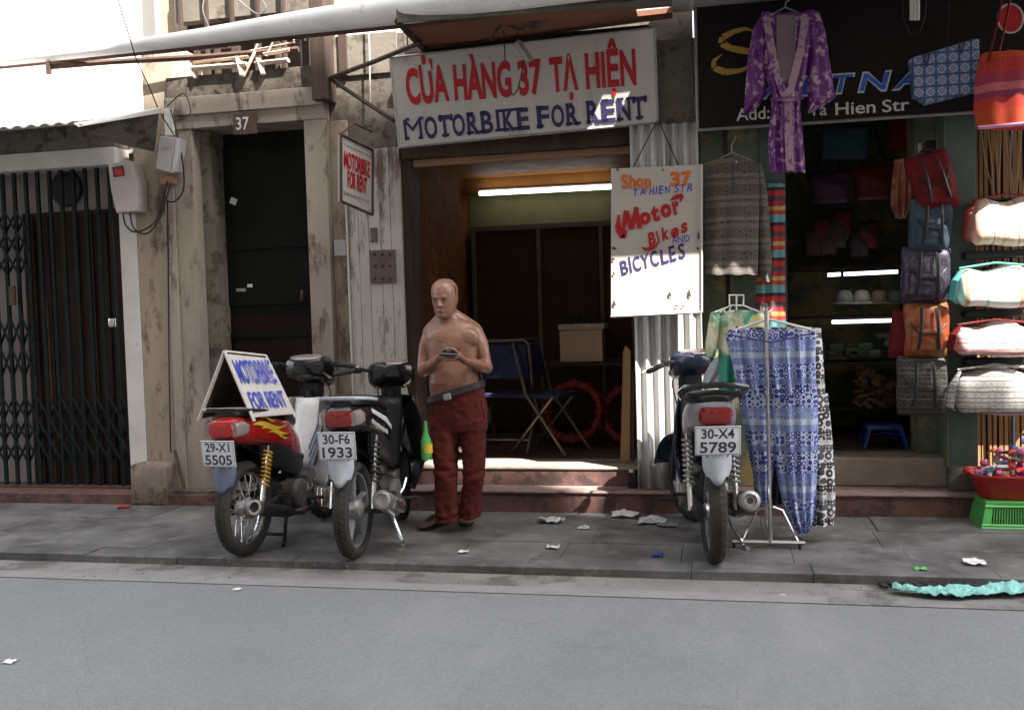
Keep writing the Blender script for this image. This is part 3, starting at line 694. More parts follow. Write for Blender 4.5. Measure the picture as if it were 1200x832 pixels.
def chair(name, label, pxa, Y, rot):
    t = thing(name, label, 'chair', Vector((at(pxa, 500, Y).x, Y, zs2)), rot, 'folding chairs in the shop')
    L = lambda nm, pts, r, m: MB().tube(pts, r, 7).build(nm, m, t, world=False)
    for s in (-1, 1):
        L('leg', [(s*.21, -.24, .0), (s*.21, .10, .47), (s*.21, .20, .86)], .012, M_CHD)
        L('leg', [(s*.19, .26, .0), (s*.19, -.13, .45)], .012, M_CHD)
    L('back_rail', [(-.21, .20, .86), (-.18, .21, .89), (.18, .21, .89), (.21, .20, .86)], .012, M_CHD)
    MB().rbox((0, .005, .45), (.38, .36, .035), .015).build('seat', M_NAVYC, t, world=False)
    MB().rbox((0, .165, .72), (.38, .03, .28), .014, Matrix.Rotation(R(-12), 3, 'X')).build('backrest', M_NAVYC, t, world=False)
    L('crossbar', [(-.19, .18, .1), (.19, .18, .1)], .009, M_CHD)
    return t
c1 = chair('folding_chair', 'navy folding chair seen from the front behind the man', 601, 7.75, R(175))
c2 = chair('folding_chair', 'navy folding chair turned sideways before the red rings, crossed steel legs', 645, 7.65, R(72))
def ring(px, py, rpx, Y, label, lean=8):
    c = at(px, py, Y); r = abs(at(px+rpx, py, Y).x-c.x)
    t = thing('inner_tube', label, 'tyre', c-Vector((0, 0, r+.03)), 0, 'red wrapped tyres in the shop')
    m = MB(); pts = [c+Vector((math.cos(a)*r, .10*math.sin(a), math.sin(a)*r)) for a in (2*PI*i/36 for i in range(36))]
    m.tube(pts, [.036*(1+.1*math.sin(i*2.1)) for i in range(36)], 10, closed=True); m.build('ring', M_REDT, t)
    for k in range(0, 36, 3):
        a = 2*PI*k/36; p = pts[k]
        q = [p+(Vector((math.cos(a), 0, math.sin(a)))*math.cos(b)+Vector((0, 1, 0))*math.sin(b))*.043 for b in (2*PI*j/10 for j in range(10))]
        MB().tube(q, .006, 5, closed=True).build('wrap_band', M_REDPL, t)
    return t
ring(672, 482, 31, 7.95, 'round tyre wrapped in glossy red plastic, left one standing behind the chairs')
ring(738, 484, 30, 8.05, 'round tyre wrapped in glossy red plastic, half hidden by the leaning plank')
plk = thing('leaning_plank', 'raw yellow wooden plank leaning at the right jamb of the shop', 'plank', at(731, 540, 7.02))
MB().prism([at(727, 540, 7.02), at(738, 540, 7.02), at(739, 412, 6.98), at(733, 405, 6.98), at(730, 412, 6.98)], (0, .02, 0)).build('board', mat('raw_yellow_wood', (.34, .20, .09), .6, var=.25, sc=8, stretch=(1, 1, .1)), plk, smooth=False)
MB().prism([at(739.5, 540, 7.0), at(743, 540, 7.0), at(743, 440, 6.97), at(740, 430, 6.97)], (0, .025, 0)).build('batten', M_TIMB, plk, smooth=False)
tag(MB().rbox(at(741, 562, 6.80), (.06, .05, .11), .008).build('black_bottle_box', M_BLACK), 'small black box with pale lid on the lower step by the tin sheet', 'box')
tag(MB().rbox(at(740, 555, 6.79)+Vector((0, 0, .02)), (.035, .035, .02), .006).build('pale_lid', M_PAPER), 'pale lid on the small black box on the step', 'lid')
lb = thing('motor_parts_stack', 'dim stack of dark parts and handlebars at the left inside the shop', 'stack', at(487, 440, 7.3))
for (a, b) in (((484, 372), (486, 362)), ((486, 362), (494, 370)), ((494, 370), (496, 386)), ((478, 395), (494, 395)), ((480, 440), (496, 446))):
    MB().tube([at(*a, 7.25), at(*b, 7.25)], .012, 7).build('handlebar_tube', M_CHR, lb)
MB().rbox(at(494, 470, 7.4), (.20, .25, .55), .05).build('dark_casing', M_BLACK, lb)

# white plank shutter folded against the wall
ps = thing('plank_shutter', 'peeling white plank shutter leaf between the door and the shop opening', 'shutter', at(440, 560, 6.88))
zpt, zpb = at(440, 174, 6.86).z, .16
xs = [at(p, 300, 6.86).x for p in (409, 421, 433, 447, 459, 471.5)]
for i in range(5):
    B('plank', M_PLANK, ps, xs[i]+.0015, xs[i+1]-.0015, 6.86+random.uniform(0, .006), 6.93, zpb, zpt+(at(xs and 440, 170, 6.86).z-zpt)*0, .003)
B('left_edge_strip', M_WPAINT, ps, xs[0]-.012, xs[0]-.001, 6.845, 6.93, zpb, zpt-.25)
pp = B('rusty_plate', M_RUSTP, ps, at(433.5, 312, 6.85).x, at(463.5, 312, 6.85).x, 6.845, 6.858, at(448, 332, 6.85).z, at(448, 293, 6.85).z)
for a in (439, 448, 457):
    for b in (298, 312, 327): MB().ell(at(a, b, 6.842), (.011, .006, .011)).build('bolt', M_TIMB, pp)
B('small_plate', M_RUSTP, ps, at(434, 276, 6.85).x, at(442, 276, 6.85).x, 6.845, 6.858, at(438, 284, 6.85).z, at(438, 267, 6.85).z)

# side sign, red letters, edge-on to the street
ss = thing('side_sign', 'small hanging double sided sign, red MOTORBIKE FOR RENT, turned to the left', 'sign', at(418, 200, 6.6))
Pa, Pb = at(399, 158, 6.35), at(436, 176, 6.82)
Pc, Pd = at(436, 252, 6.82), at(399, 236, 6.35)
nn = (Pb-Pa).cross(Pd-Pa).normalized()
if nn.y > 0: nn = -nn
MB().prism([Pa, Pb, Pc, Pd], -nn*.02).build('panel', M_SIGNW, ss, smooth=False)
for a, b in ((Pa, Pb), (Pb, Pc), (Pc, Pd), (Pd, Pa)): MB().tube([a+nn*.004, b+nn*.004], .011, 4).build('frame_bar', M_RUST, ss)
rt = (Pb-Pa); up = (Pa-Pd)
def on(u, v): return Pd+rt*u+up*v+nn*.003
MB().text('MOTORBIKE', on(.09, .54), rt, up, rt.length*.82, .115, .035).text('FOR RENT', on(.2, .26), rt, up, rt.length*.62, .115, .035).build('red_lettering', M_RED, ss, smooth=False)
_m = MB(); _r = random.Random(5)
for v0, hh in ((.86, .035), (.12, .05)):
    u0 = .08
    while u0 < .9:
        du = _r.uniform(.03, .09); _m.add([on(u0, v0), on(u0+du, v0), on(u0+du, v0+hh), on(u0, v0+hh)], [(0, 1, 2, 3)]); u0 += du+.03
_m.build('faded_small_print', M_GREYM, ss, smooth=False)
MB().tube([Pa, Pa+Vector((0, .25, .12)), Pa+Vector((.05, .5, .1))], .007, 6).build('hook', M_RUST, ss)

# ------- main sign
ms = thing('shop_sign', 'big white sign board with red CUA HANG 37 TA HIEN and navy MOTORBIKE FOR RENT', 'sign', at(618, 110, 6.7))
tl_, tr_, br_, bl_ = at(457, 68, 6.62), at(767, 33, 6.62), at(771, 144, 6.74), at(468, 173, 6.74)
rt = ((tr_-tl_)+(br_-bl_))*.5; up = ((tl_-bl_)+(tr_-br_))*.5; nn = rt.cross(up).normalized()
if nn.y > 0: nn = -nn
MB().prism([tl_, tr_, br_, bl_], -nn*.05).build('board', M_SIGNW, ms, smooth=False, bevel=.003)
for a, b in ((tl_, tr_), (tr_, br_), (br_, bl_), (bl_, tl_)): MB().tube([a+nn*.003, b+nn*.003], .008, 4).build('edge_trim', M_GREYM, ms)
def sp(px, py):       # point on the board under a picture point
    d = (FWD*FPX+RGT*(px-600)-UPV*(py-416)); o = Vector((0, 0, CAMH)); P0 = bl_+nn*.004
    return o+d*((P0-o).dot(nn)/d.dot(nn))
def line(mb, body, p0, p1, hpx, bold, shear=0, th=0.0):
    a, b = sp(*p0), sp(*p1); r_ = b-a; u_ = nn.cross(r_).normalized()
    if u_.z < 0: u_ = -u_
    h = (sp(p0[0]+1, p0[1]-hpx)-a).dot(u_)
    return mb.text(body, a, r_, u_, r_.length, h, bold, shear, th)
redm = MB()
line(redm, 'CỬA', (478, 122), (527, 116.5), 42, .036)
line(redm, 'HÀNG', (533, 116.5), (600, 112), 41, .036)
line(redm, '37', (609, 111), (637, 108), 40, .036)
line(redm, 'TẠ', (646, 107), (678, 104), 40, .036)
line(redm, 'HIỆN', (687, 103), (746, 98), 41, .036)
redm.build('red_lettering', M_RED, ms, smooth=False)
nav = MB()
def serif_word(word, p0, p1, hpx):
    n = len(word); wid = {'M': 1.5, 'I': .58, 'T': .95, 'O': 1.05}
    tot = sum(wid.get(c, 1.0) for c in word); x = 0
    a, b = Vector((p0[0], p0[1])), Vector((p1[0], p1[1]))
    feet = {'M': ((.12, 0), (.88, 0), (.12, 1), (.88, 1)), 'T': ((.5, 0),), 'R': ((.2, 0), (.85, 0), (.14, 1)), 'B': ((.14, 0), (.14, 1)), 'I': ((.5, 0), (.5, 1)), 'K': ((.18, 0), (.85, 0), (.18, 1), (.82, 1)),
            'E': ((.14, 0), (.14, 1)), 'F': ((.2, 0), (.14, 1)), 'N': ((.15, 0), (.15, 1), (.85, 1)), 'O': ()}
    for c in word:
        w_ = wid.get(c, 1.0)/tot; s0 = a+(b-a)*(x+w_*.07); s1 = a+(b-a)*(x+w_*.93)
        if c == 'I': s0, s1 = s0.lerp(s1, .27), s0.lerp(s1, .73)
        line(nav, c, s0, s1, hpx, .03 if c not in 'MI' else .0)
        for fx, fy in feet[c]:
            cx = s0.x+(s1.x-s0.x)*fx; cy = s0.y+(s1.y-s0.y)*fx-hpx*fy+(1.8 if fy else -1.8)
            hw = 4.2 if c != 'M' else 2.6
            nav.add([sp(cx-hw, cy+1.8+.4), sp(cx+hw, cy+1.8-.4), sp(cx+hw, cy-1.8-.4), sp(cx-hw, cy-1.8+.4)], [(0, 1, 2, 3)])
        if c == 'T':
            for fx in (.03, .97):
                cx = s0.x+(s1.x-s0.x)*fx; cy = s0.y+(s1.y-s0.y)*fx-hpx+4
                nav.add([sp(cx-1.8, cy+4), sp(cx+1.8, cy+4), sp(cx+1.8, cy-4), sp(cx-1.8, cy-4)], [(0, 1, 2, 3)])
        x += w_
serif_word('MOTORBIKE', (473, 165), (622, 151), 26)
serif_word('FOR', (629, 150.5), (680, 146), 26)
serif_word('RENT', (687, 145.5), (758, 139), 27)
nav.build('navy_lettering', M_NAVY, ms, smooth=False)
MB().box(tl_.x+.05, tr_.x-.05, 6.80, 6.99, at(600, 40, 6.9).z-.1, at(600, 40, 6.9).z-.05).build('wall_batten', M_TIMB, ms, smooth=False)

# ------- corrugated sheet and the hand painted board
cs = thing('corrugated_panel', 'upright galvanised corrugated tin panel behind the hand painted board', 'panel', at(785, 571, 6.74))
xc0, xc1_ = at(744, 400, 6.74).x, at(823, 400, 6.74).x
def corr(x0, x1, z0, z1, n, Y=6.74):
    per = (x1-x0)/n
    def fn(u, v):
        x = x0+(x1-x0)*u; ph = (u*n) % 1.0
        return (x, Y-.018*math.cos(2*PI*ph)+.003*math.sin(7*v+u*9), z0+(z1-z0)*v+(.006*math.sin(u*23) if v == 0 else 0))
    return MB().sheet(fn, n*12, 10)
xm = xc0+(xc1_-xc0)*.52
corr(xc0, xm, zs1+.003, at(785, 145, 6.74).z, 3).build('tin_sheet', M_GALV, cs, solid=.0015, angle=80)
corr(xm-.02, xc1_, zs1+.003, at(785, 145, 6.74).z, 3, 6.755).build('tin_sheet', M_GALV, cs, solid=.0015, angle=80)
tag(B('backing_wall', M_GREYPL, None, xc0+.04, xc1_, 6.80, 6.99, zs1+.002, 3.2), 'grey wall strip behind the corrugated tin panel', 'wall')
hb = thing('hand_painted_board', 'hanging white tin board, hand painted Shop 37 Motor Bikes and Bicycles', 'sign', at(768, 370, 6.60))
YB = 6.58
tl_, tr_, br_, bl_ = at(716, 198, YB), at(822, 193, YB), at(822, 366, YB), at(716, 371, YB)
MB().prism([tl_, tr_, br_, bl_], (0, .02, 0)).build('board', M_SIGNH, hb, smooth=False, bevel=.002)
for a, b in ((tr_, br_), (bl_, br_)): MB().tube([a+Vector((0, -.004, 0)), b+Vector((0, -.004, 0))], .009, 4).build('edge_strip', M_SIGNH, hb)
for a, b in (((742, 196), (770, 142)), ((795, 194), (772, 142))): MB().tube([at(*a, YB), at(*b, 6.72)], .004, 5).build('cord', M_CABLE, hb)
nn = Vector((0, -1, 0))
bl_save = bl_
def sp(px, py): return at(px, py, YB-.004)
o_, b_, r_, p_ = MB(), MB(), MB(), MB()
# each hand painted letter stands on its own slope
def hand(mb, word, p0, p1, h, bold, shear=0, jit=.5, grow=0):
    rr = random.Random(len(word)*7+int(p0[0])); n = len(word); a, b = Vector(p0), Vector(p1)
    wd = {'M': 1.35, 'I': .5, 'i': .42, 'l': .4, 't': .75, 'r': .7, 'o': 1.0, 'k': 1., ' ': .5, 'W': 1.3}
    tot = sum(wd.get(c, 1.0) for c in word); x = 0
    for k, c in enumerate(word):
        w_ = wd.get(c, 1.0)/tot
        if c != ' ':
            s0 = a+(b-a)*(x+w_*.05); s1 = a+(b-a)*(x+w_*.95); d = rr.uniform(-jit, jit)
            s0 = Vector((s0.x, s0.y+d)); s1 = Vector((s1.x, s1.y+d-jit*rr.random()))
            line(mb, c, s0, s1, h*(1+rr.uniform(-.06, .06)+grow*k/n), bold, shear)
        x += w_
hand(o_, 'Shop', (728, 221), (764, 219), 16, .035, 0, .8)
hand(o_, '37', (785, 218), (811, 217), 17, .045, 0, .5)
hand(b_, 'TA HIEN STR', (742, 230.5), (812, 224), 9.5, .01, .25, .4)
hand(r_, 'otor', (751, 264), (799, 248), 21, .06, .15, .6)
hand(r_, 'Bikes', (760, 289), (809, 270), 17, .04, .35, .5)
b2_ = MB(); hand(b2_, 'AND', (787, 286), (809, 283), 9, .005, .1, .3)
hand(p_, 'BICYCLES', (728, 323), (806, 301), 19, .02, .2, .5)
o_.build('orange_lettering', M_ORNG, hb, smooth=False); b_.build('blue_lettering', M_BLUEP, hb, smooth=False); b2_.build('blue_word', M_BLUEP, hb, smooth=False)
r_.build('red_lettering', M_RED, hb, smooth=False); p_.build('navy_lettering', M_NAVY, hb, smooth=False)
def brush(pts, ws, mb):
    for i in range(len(pts)-1):
        a, b = sp(*pts[i]), sp(*pts[i+1]); d = (b-a).normalized(); n_ = Vector((0, -1, 0)).cross(d)
        mb.add([a-n_*ws[i], b-n_*ws[i+1], b+n_*ws[i+1], a+n_*ws[i]], [(0, 1, 2, 3)])
for pts_ in ([(729, 277), (734, 247)], [(734, 247), (740, 269)], [(740, 269), (746, 243)], [(745, 243), (750, 268)]):
    YB -= .0012; fl = MB(); brush(pts_, [.013, .017], fl); fl.build('brush_stroke', M_RED, hb, smooth=False)
fl = MB(); brush([(725, 252), (724, 268), (730, 279), (735, 270)], [.008, .02, .016, .006], fl); fl.build('brush_stroke', M_RED, hb, smooth=False)
fl = MB(); brush([(786, 235), (792, 231), (800, 229), (797, 237)], [.006, .016, .014, .004], fl); fl.build('brush_stroke', M_RED, hb, smooth=False)
fl = MB(); brush([(752, 290), (758, 293), (767, 290), (771, 284)], [.004, .014, .012, .006], fl); fl.build('brush_stroke', M_RED, hb, smooth=False)
sc_ = MB()
for (a, b, c, d) in ((717, 292, 6, 3), (716, 305, 5, 4), (817, 280, 3, 10), (816, 292, 4, 3), (718, 322, 3, 4), (718, 358, 4, 7), (790, 359, 5, 1.5), (798, 359.5, 5, 1.5), (806, 347, 4, 9), (783, 347, 4, 6), (722, 200, 4, 3), (776, 200, 2, 3)):
    sc_.add([sp(a, b), sp(a+c, b+1), sp(a+c*.7, b-d*.6), sp(a+c*.2, b-d)], [(0, 1, 2, 3)])
sc_.build('paint_scuffs', M_RUST, hb, smooth=False)

# ============================================================ BAG AND CLOTHES SHOP
bs_ = thing('bag_shop', 'narrow green walled bag and clothes shop, open and dark inside', 'shop', (1.0, 6.9, 0))
YW = 6.95
xg0, xg1 = xc1_+.003, at(922, 350, YW).x
B('green_pier', M_GREEN2, bs_, xg0, xg1, YW-.05, 7.3, zs1+.001, 3.4)
B('pier_batten', M_TIMB, bs_, at(851, 350, 6.88).x, at(856, 350, 6.88).x, 6.88, 6.898, zs1+.1, 3.0)
B('pier_side_board', M_GREEN, bs_, at(893, 350, 6.88).x, xg1, 6.885, 6.899, zs1+.1, 3.2)
zsl = at(1010, 536, 6.93).z
xr0, xr1, xr2 = at(1076, 500, 7.1).x, at(1112, 500, 6.82).x, at(1146, 500, 6.82).x
B('shop_sill', M_SILLS, bs_, xg1-.3, xr1+.02, 6.93, 7.25, zs1+.001, zsl, .012)
B('right_jamb', M_GREEN2, bs_, xr0, xr1+.02, 7.1, 7.4, zsl+.001, 3.4)
B('right_pier', M_GREEN, bs_, xr1, xr2, 6.82, 7.4, zs1+.001, 3.4)
B('pier_edge', M_GREEN2, bs_, xr1-.012, xr1-.001, 6.815, 7.09, zs1+.15, 3.3)
B('pier_base', M_CONC, bs_, xr1-.01, xr2+.02, 6.78, 6.819, zs1+.001, at(1130, 546, 6.8).z, .008)
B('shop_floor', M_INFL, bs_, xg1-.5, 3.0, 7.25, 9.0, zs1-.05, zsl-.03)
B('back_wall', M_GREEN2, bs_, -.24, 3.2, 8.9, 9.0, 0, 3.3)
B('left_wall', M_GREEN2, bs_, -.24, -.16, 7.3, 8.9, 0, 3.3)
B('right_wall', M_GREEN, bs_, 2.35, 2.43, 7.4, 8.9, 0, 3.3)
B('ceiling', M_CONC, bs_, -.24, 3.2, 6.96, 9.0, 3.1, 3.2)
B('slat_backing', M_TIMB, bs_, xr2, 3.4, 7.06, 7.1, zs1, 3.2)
B('side_return', M_CONC, bs_, xr2+.003, 3.4, 7.0, 7.059, zs1+.001, zs1+.12)
x = xr2+.01
while x < 2.6:
    wd_ = random.uniform(.018, .026); dx = random.uniform(-.01, .01)
    MB().prism([(x, 7.01, zs1+.12), (x+wd_, 7.01, zs1+.12), (x+wd_+dx, 7.03, 2.75), (x+dx, 7.03, 2.75)], (0, .014, 0)).build('slat', M_BAMB, bs_, smooth=False)
    x += wd_+random.uniform(.008, .016)
# tassel cords drooping over the slats
fringe = thing('cord_fringe', 'fringe of thin brown cords hanging over the slats above the pale bags', 'fringe', at(1175, 240, 6.9))
for i in range(9):
    a = at(1150+7*i+random.uniform(-2, 2), 150, 6.9); b = at(1160+5*i+random.uniform(-9, 9), 240, 6.85)
    MB().tube([a, (a+b)/2+Vector((random.uniform(-.02, .02), 0, 0)), b], .006, 5).build('cord', M_BAMB, fringe)
B('switch_box', M_PAPER, bs_, at(1076, 170, 7.08).x, at(1080, 170, 7.08).x, 7.07, 7.099, at(1078, 200, 7.08).z, at(1078, 168, 7.08).z)
B('meter_window', M_BLACK, bs_, at(1085, 170, 7.08).x, at(1098, 170, 7.08).x, 7.07, 7.099, at(1090, 190, 7.08).z, at(1090, 165, 7.08).z)

# black shop sign
ks = thing('black_shop_sign', 'long black sign board of the bag shop with gold swirl, blue and pale grey letters', 'sign', at(1000, 150, 6.7))
bl_, br_ = at(817.5, 153, 6.72), at(1215, 127.5, 6.72)
tl_, tr_ = bl_+Vector((0, .0, 1.35)), br_+Vector((0, 0, 1.35))
tl_.z = tr_.z = max(tl_.z, tr_.z); nn = Vector((0, -1, 0))
MB().prism([tl_, tr_, br_, bl_], (0, .06, 0)).build('board', M_BLACKS, ks, smooth=False)
for a, b in ((bl_, br_), (tl_, bl_)): MB().tube([a+Vector((0, -.004, 0)), b+Vector((0, -.004, 0))], .010, 4).build('pale_edge', M_GREYM, ks)
MB().tube([at(811, 4, 6.70), at(838, 3, 6.70)], .014, 4).build('painted_sun_edge', M_WPAINT, ks)  # white paint stands in for sunlight along this edge
def sp(px, py): return at(px, py, 6.716)
nn = Vector((0, -1, 0))
for wd_, p0_, p1_ in (('Add:', (863, 142), (902, 139)), ('Ta', (948, 136), (969, 135)), ('Hien', (979, 135), (1026, 132)), ('Str', (1034, 132), (1066, 129))):
    g_ = MB(); line(g_, wd_, p0_, p1_, 15, .012); g_.build('address_word', M_SILV, ks, smooth=False)
v1, v2 = MB(), MB()
for ch, a, b in (('V', 888, 915), ('I', 921, 930), ('E', 938, 962), ('T', 975, 1001), ('N', 1006, 1044), ('A', 1046, 1084), ('M', 1090, 1130)):
    ya, yb = 109-(a-975)*.065, 109-(b-975)*.065
    nn_ = nn; line(v1, ch, (a-1.5, ya+1.5), (b+1.5, yb+1.5), 24, .035, .18, 0.0); line(v2, ch, (a+1, ya), (b-1, yb), 21, .012, .18, 0.003)
v1.build('letter_outline', M_SILV, ks, smooth=False); v2.build('blue_lettering', M_ROYAL, ks, smooth=False)
def brushS(pts, ws, mb):
    for i in range(len(pts)-1):
        a, b = sp(*pts[i]), sp(*pts[i+1]); d = (b-a).normalized(); n_ = Vector((0, -1, 0)).cross(d)
        mb.add([a-n_*ws[i], b-n_*ws[i+1], b+n_*ws[i+1], a+n_*ws[i]], [(0, 1, 2, 3)])
g = MB()
brushS([(884, 37), (874, 34), (861, 37), (847, 44), (846, 51), (856, 57), (872, 60), (888, 62)], [.004, .012, .016, .022, .024, .020, .022, .012], g)
brushS([(846, 64), (836, 72), (837, 80), (850, 85), (868, 83), (884, 76)], [.003, .012, .02, .022, .014, .004], g)
g.build('gold_swirl', M_GOLD, ks, smooth=False)
o_ = MB(); o_.add([sp(1184+15*math.cos(t), 22+17*math.sin(t)) for t in (2*PI*i/24 for i in range(24))], [tuple(range(24))]); 
o_.build('red_badge', M_RED, ks, smooth=False)
e_ = MB(); e_.tube([sp(1184+15*math.cos(t), 22+17*math.sin(t)) for t in (2*PI*i/24 for i in range(24))], .006, 4, closed=True); e_.build('badge_ring', M_SIGNW, ks)
cf = thing('energy_saving_bulb', 'pale folded tube bulb hanging over the black sign', 'bulb', at(1072, 24, 6.45))
for d in (-4, 0, 4): MB().tube([at(1072+d, -6, 6.45), at(1072+d, 24, 6.45)], .010, 8).build('glass_tube', M_PAPER, cf)
tag(MB().tube([at(1058+p, q, 6.6) for p, q in ((0, -5), (0, 20), (8, 40), (20, 38), (26, 20), (28, -5))], .004, 5).build('looped_wire', M_CABLE), 'thin dark wire looping round the hanging bulb', 'cable')

# -------- cloth helpers
def garment(name, mtl, rows, Y, d, parent=None, nf=5, amp=.012, seg=56, steps=5, ph=0.0, bulge=.5):
    "hanging cloth as a closed flattened tube; rows = (row, left column, right column[, depth shift])"
    P = []
    for i in range(len(rows)-1):
        for j in range(steps):
            t = j/steps; a, b = rows[i], rows[i+1]
            P.append(tuple(a[k]*(1-t)+b[k]*t for k in range(3))+((a[3] if len(a) > 3 else 0)*(1-t)+(b[3] if len(b) > 3 else 0)*t,))
    l = rows[-1]; P.append((l[0], l[1], l[2], l[3] if len(l) > 3 else 0))
    rings = []; n = len(P)
    for i, (py, xl, xr, dy) in enumerate(P):
        a, b = at(xl, py, Y+dy), at(xr, py, Y+dy); v = i/(n-1); ring = []
        for k in range(seg):
            t = 2*PI*k/seg; u = (1-math.cos(t))/2
            p = a.lerp(b, u)
            fold = amp*(v**.6)*(math.sin(nf*2*PI*u+ph+1.3*v)+.4*math.sin(nf*4.7*u+2+ph))
            y = -(math.sin(t))*d*(1-bulge*abs(2*u-1)**3)
            ring.append(Vector((p.x, p.y+y+fold, p.z+.004*math.sin(nf*6*u+ph) if i in (0, n-1) else p.z)))
        rings.append(ring)
    return MB().loft(rings).build(name, mtl, parent, angle=70)
def blob_print(name, base, specks, sc=14, thr=.52, base2=None):
    t = NT(name); v = t.co(); c = base
    if base2: c = t.mix(t.ramp(t.noise(v, 6, 3), [(.45, 0.0), (.6, 1.0)]), base, base2)
    n = t.noise(v, sc, 4, .6); n2 = t.noise(v, sc*.35, 2)
    f = t.math('MULTIPLY', t.ramp(n, [(thr, 0.0), (thr+.03, 1.0)]), t.ramp(n2, [(.38, 0.0), (.55, 1.0)]))
    c = t.mix(f, c, specks); t.bump(t.noise(v, 30, 3), .2, .004)
    return t.done(c, .5)
M_KIM = blob_print('purple_floral_satin', (.115, .010, .155), (.42, .28, .34), 22, .52)
M_KIMB = blob_print('pink_floral_band', (.34, .22, .27), (.16, .03, .19), 26, .5)
M_BLOUSE = stripes('grey_brown_banded_print', 'Z', [(0, (.055, .045, .04)), (.28, (.11, .095, .085)), (.5, (.045, .036, .031)), (.62, (.14, .12, .105)), (.8, (.055, .046, .04))], 7, .4, (.19, .17, .15), 34)
M_STRIPE = stripes('red_teal_stripe_cloth', 'Z', [(0, (.42, .03, .03)), (.16, (.05, .02, .03)), (.26, (.12, .30, .32)), (.48, (.42, .05, .03)), (.60, (.45, .30, .10)), (.72, (.36, .03, .04)), (.86, (.07, .05, .06))], 4.3, .0)
M_BLUPR = None
def elephant_print(name, cols, light, sc, freq):
    t = NT(name); v = t.co(); z = t.xyz(v)[2]; zz = t.math('ADD', z, t.math('MULTIPLY', t.noise(v, 5, 2), .03))
    f = t.math('FRACT', t.math('MULTIPLY', zz, freq))
    c = t.ramp(f, cols, True)
    d = t.voro(t.co((1, .6, 1)), sc, 'F1', 0, .35); ringm = t.math('GREATER_THAN', t.math('SINE', t.math('MULTIPLY', d, 13.0)), .30)
    d2 = t.voro(t.co((1, .6, 1)), sc*2.6, 'F1', 0, .15); dots = t.math('LESS_THAN', d2, .30)
    sel = t.ramp(f, [(0, 1.0), (.22, 0.0), (.30, 1.0), (.52, 0.0), (.62, .6), (.80, 0.0), (.88, 1.0)], True)
    m1_ = t.math('MULTIPLY', ringm, sel); inv = t.math('SUBTRACT', 1.0, sel); m2_ = t.math('MULTIPLY', t.math('MULTIPLY', dots, inv), .8)
    c = t.mix(m1_, c, light); c = t.mix(m2_, c, light)
    t.bump(t.noise(v, 160, 2), .15, .002); return t.done(c, .85)
M_BLUPR = elephant_print('blue_elephant_print', [(0, (.022, .030, .22)), (.22, (.14, .18, .38)), (.30, (.05, .07, .28)), (.52, (.17, .21, .42)), (.62, (.36, .41, .52)), (.70, (.12, .16, .38)), (.80, (.16, .20, .42)), (.88, (.03, .04, .24))], (.44, .48, .58), 34, 2.6)
M_BWPR = elephant_print('black_white_print', [(0, (.03, .03, .035)), (.3, (.07, .07, .08)), (.62, (.38, .37, .36)), (.7, (.03, .03, .03)), (.88, (.05, .05, .055))], (.60, .58, .56), 21, 3.1)
M_GRPR = blob_print('green_yellow_blouse_print', (.62, .60, .42), (.03, .26, .18), 9, .47, (.55, .45, .12))

# purple kimono on its hanger
kt = thing('kimono_robe', 'short purple satin robe with pale flower print hanging before the black sign', 'robe', at(920, 203, 6.1))
Y = 6.52
garment('body', M_KIM, [(17, 894, 948), (30, 890, 955), (60, 893, 950), (95, 899, 944), (115, 905, 938), (135, 903, 939), (170, 900, 942), (202, 903, 944)], Y, .035, kt, 4, .014)
garment('sleeve', M_KIM, [(16, 893, 903), (35, 882, 898), (70, 876, 897), (110, 873, 898), (124, 872, 890), (135, 871, 876)], Y+.01, .03, kt, 2, .012)
garment('sleeve', M_KIM, [(14, 942, 960), (35, 946, 967), (70, 948, 972), (100, 947, 977), (114, 947, 980), (124, 947, 966), (133, 946, 950)], Y+.01, .03, kt, 2, .012, ph=1)
def strip(name, m, pts, wpx, Y, parent, th=.01):
    mb = MB(); L = [at(x-wpx/2, y, Y) for x, y in pts]; Q = [at(x+wpx/2, y, Y) for x, y in pts]
    rings = [[a, b, b+Vector((0, th, 0)), a+Vector((0, th, 0))] for a, b in zip(L, Q)]
    return mb.loft(rings).build(name, m, parent, smooth=False)
strip('front_band', M_KIMB, [(898, 20), (903, 50), (910, 85), (919, 112)], 9, Y-.055, kt)
strip('front_band', M_KIMB, [(944, 20), (940, 50), (932, 85), (924, 112), (924, 160), (926, 200)], 9, Y-.058, kt)
strip('back_lining', mat('mauve_lining', (.20, .14, .17), .7, bump=0), [(921, 18), (921, 40), (921, 70), (921, 96)], 22, Y-.045, kt)
MB().tube([at(903, 117, Y-.05), at(921, 118, Y-.075), at(941, 115, Y-.05)], .012, 8).build('tie_belt', M_KIM, kt)
MB().tube([at(925, 118, Y-.07), at(931, 135, Y-.075), at(938, 150, Y-.07)], .008, 6, flat=.4).build('tie_end', M_KIM, kt)
MB().tube([at(897, 22, Y), at(920, 9, Y), at(946, 20, Y)], .006, 6).build('hanger_arm', M_GREYM, kt)
MB().tube([at(920, 9, Y), at(921, 3, Y), at(926, 0, Y), at(925, -6, Y)], .005, 6).build('hanger_hook', M_GREYM, kt)
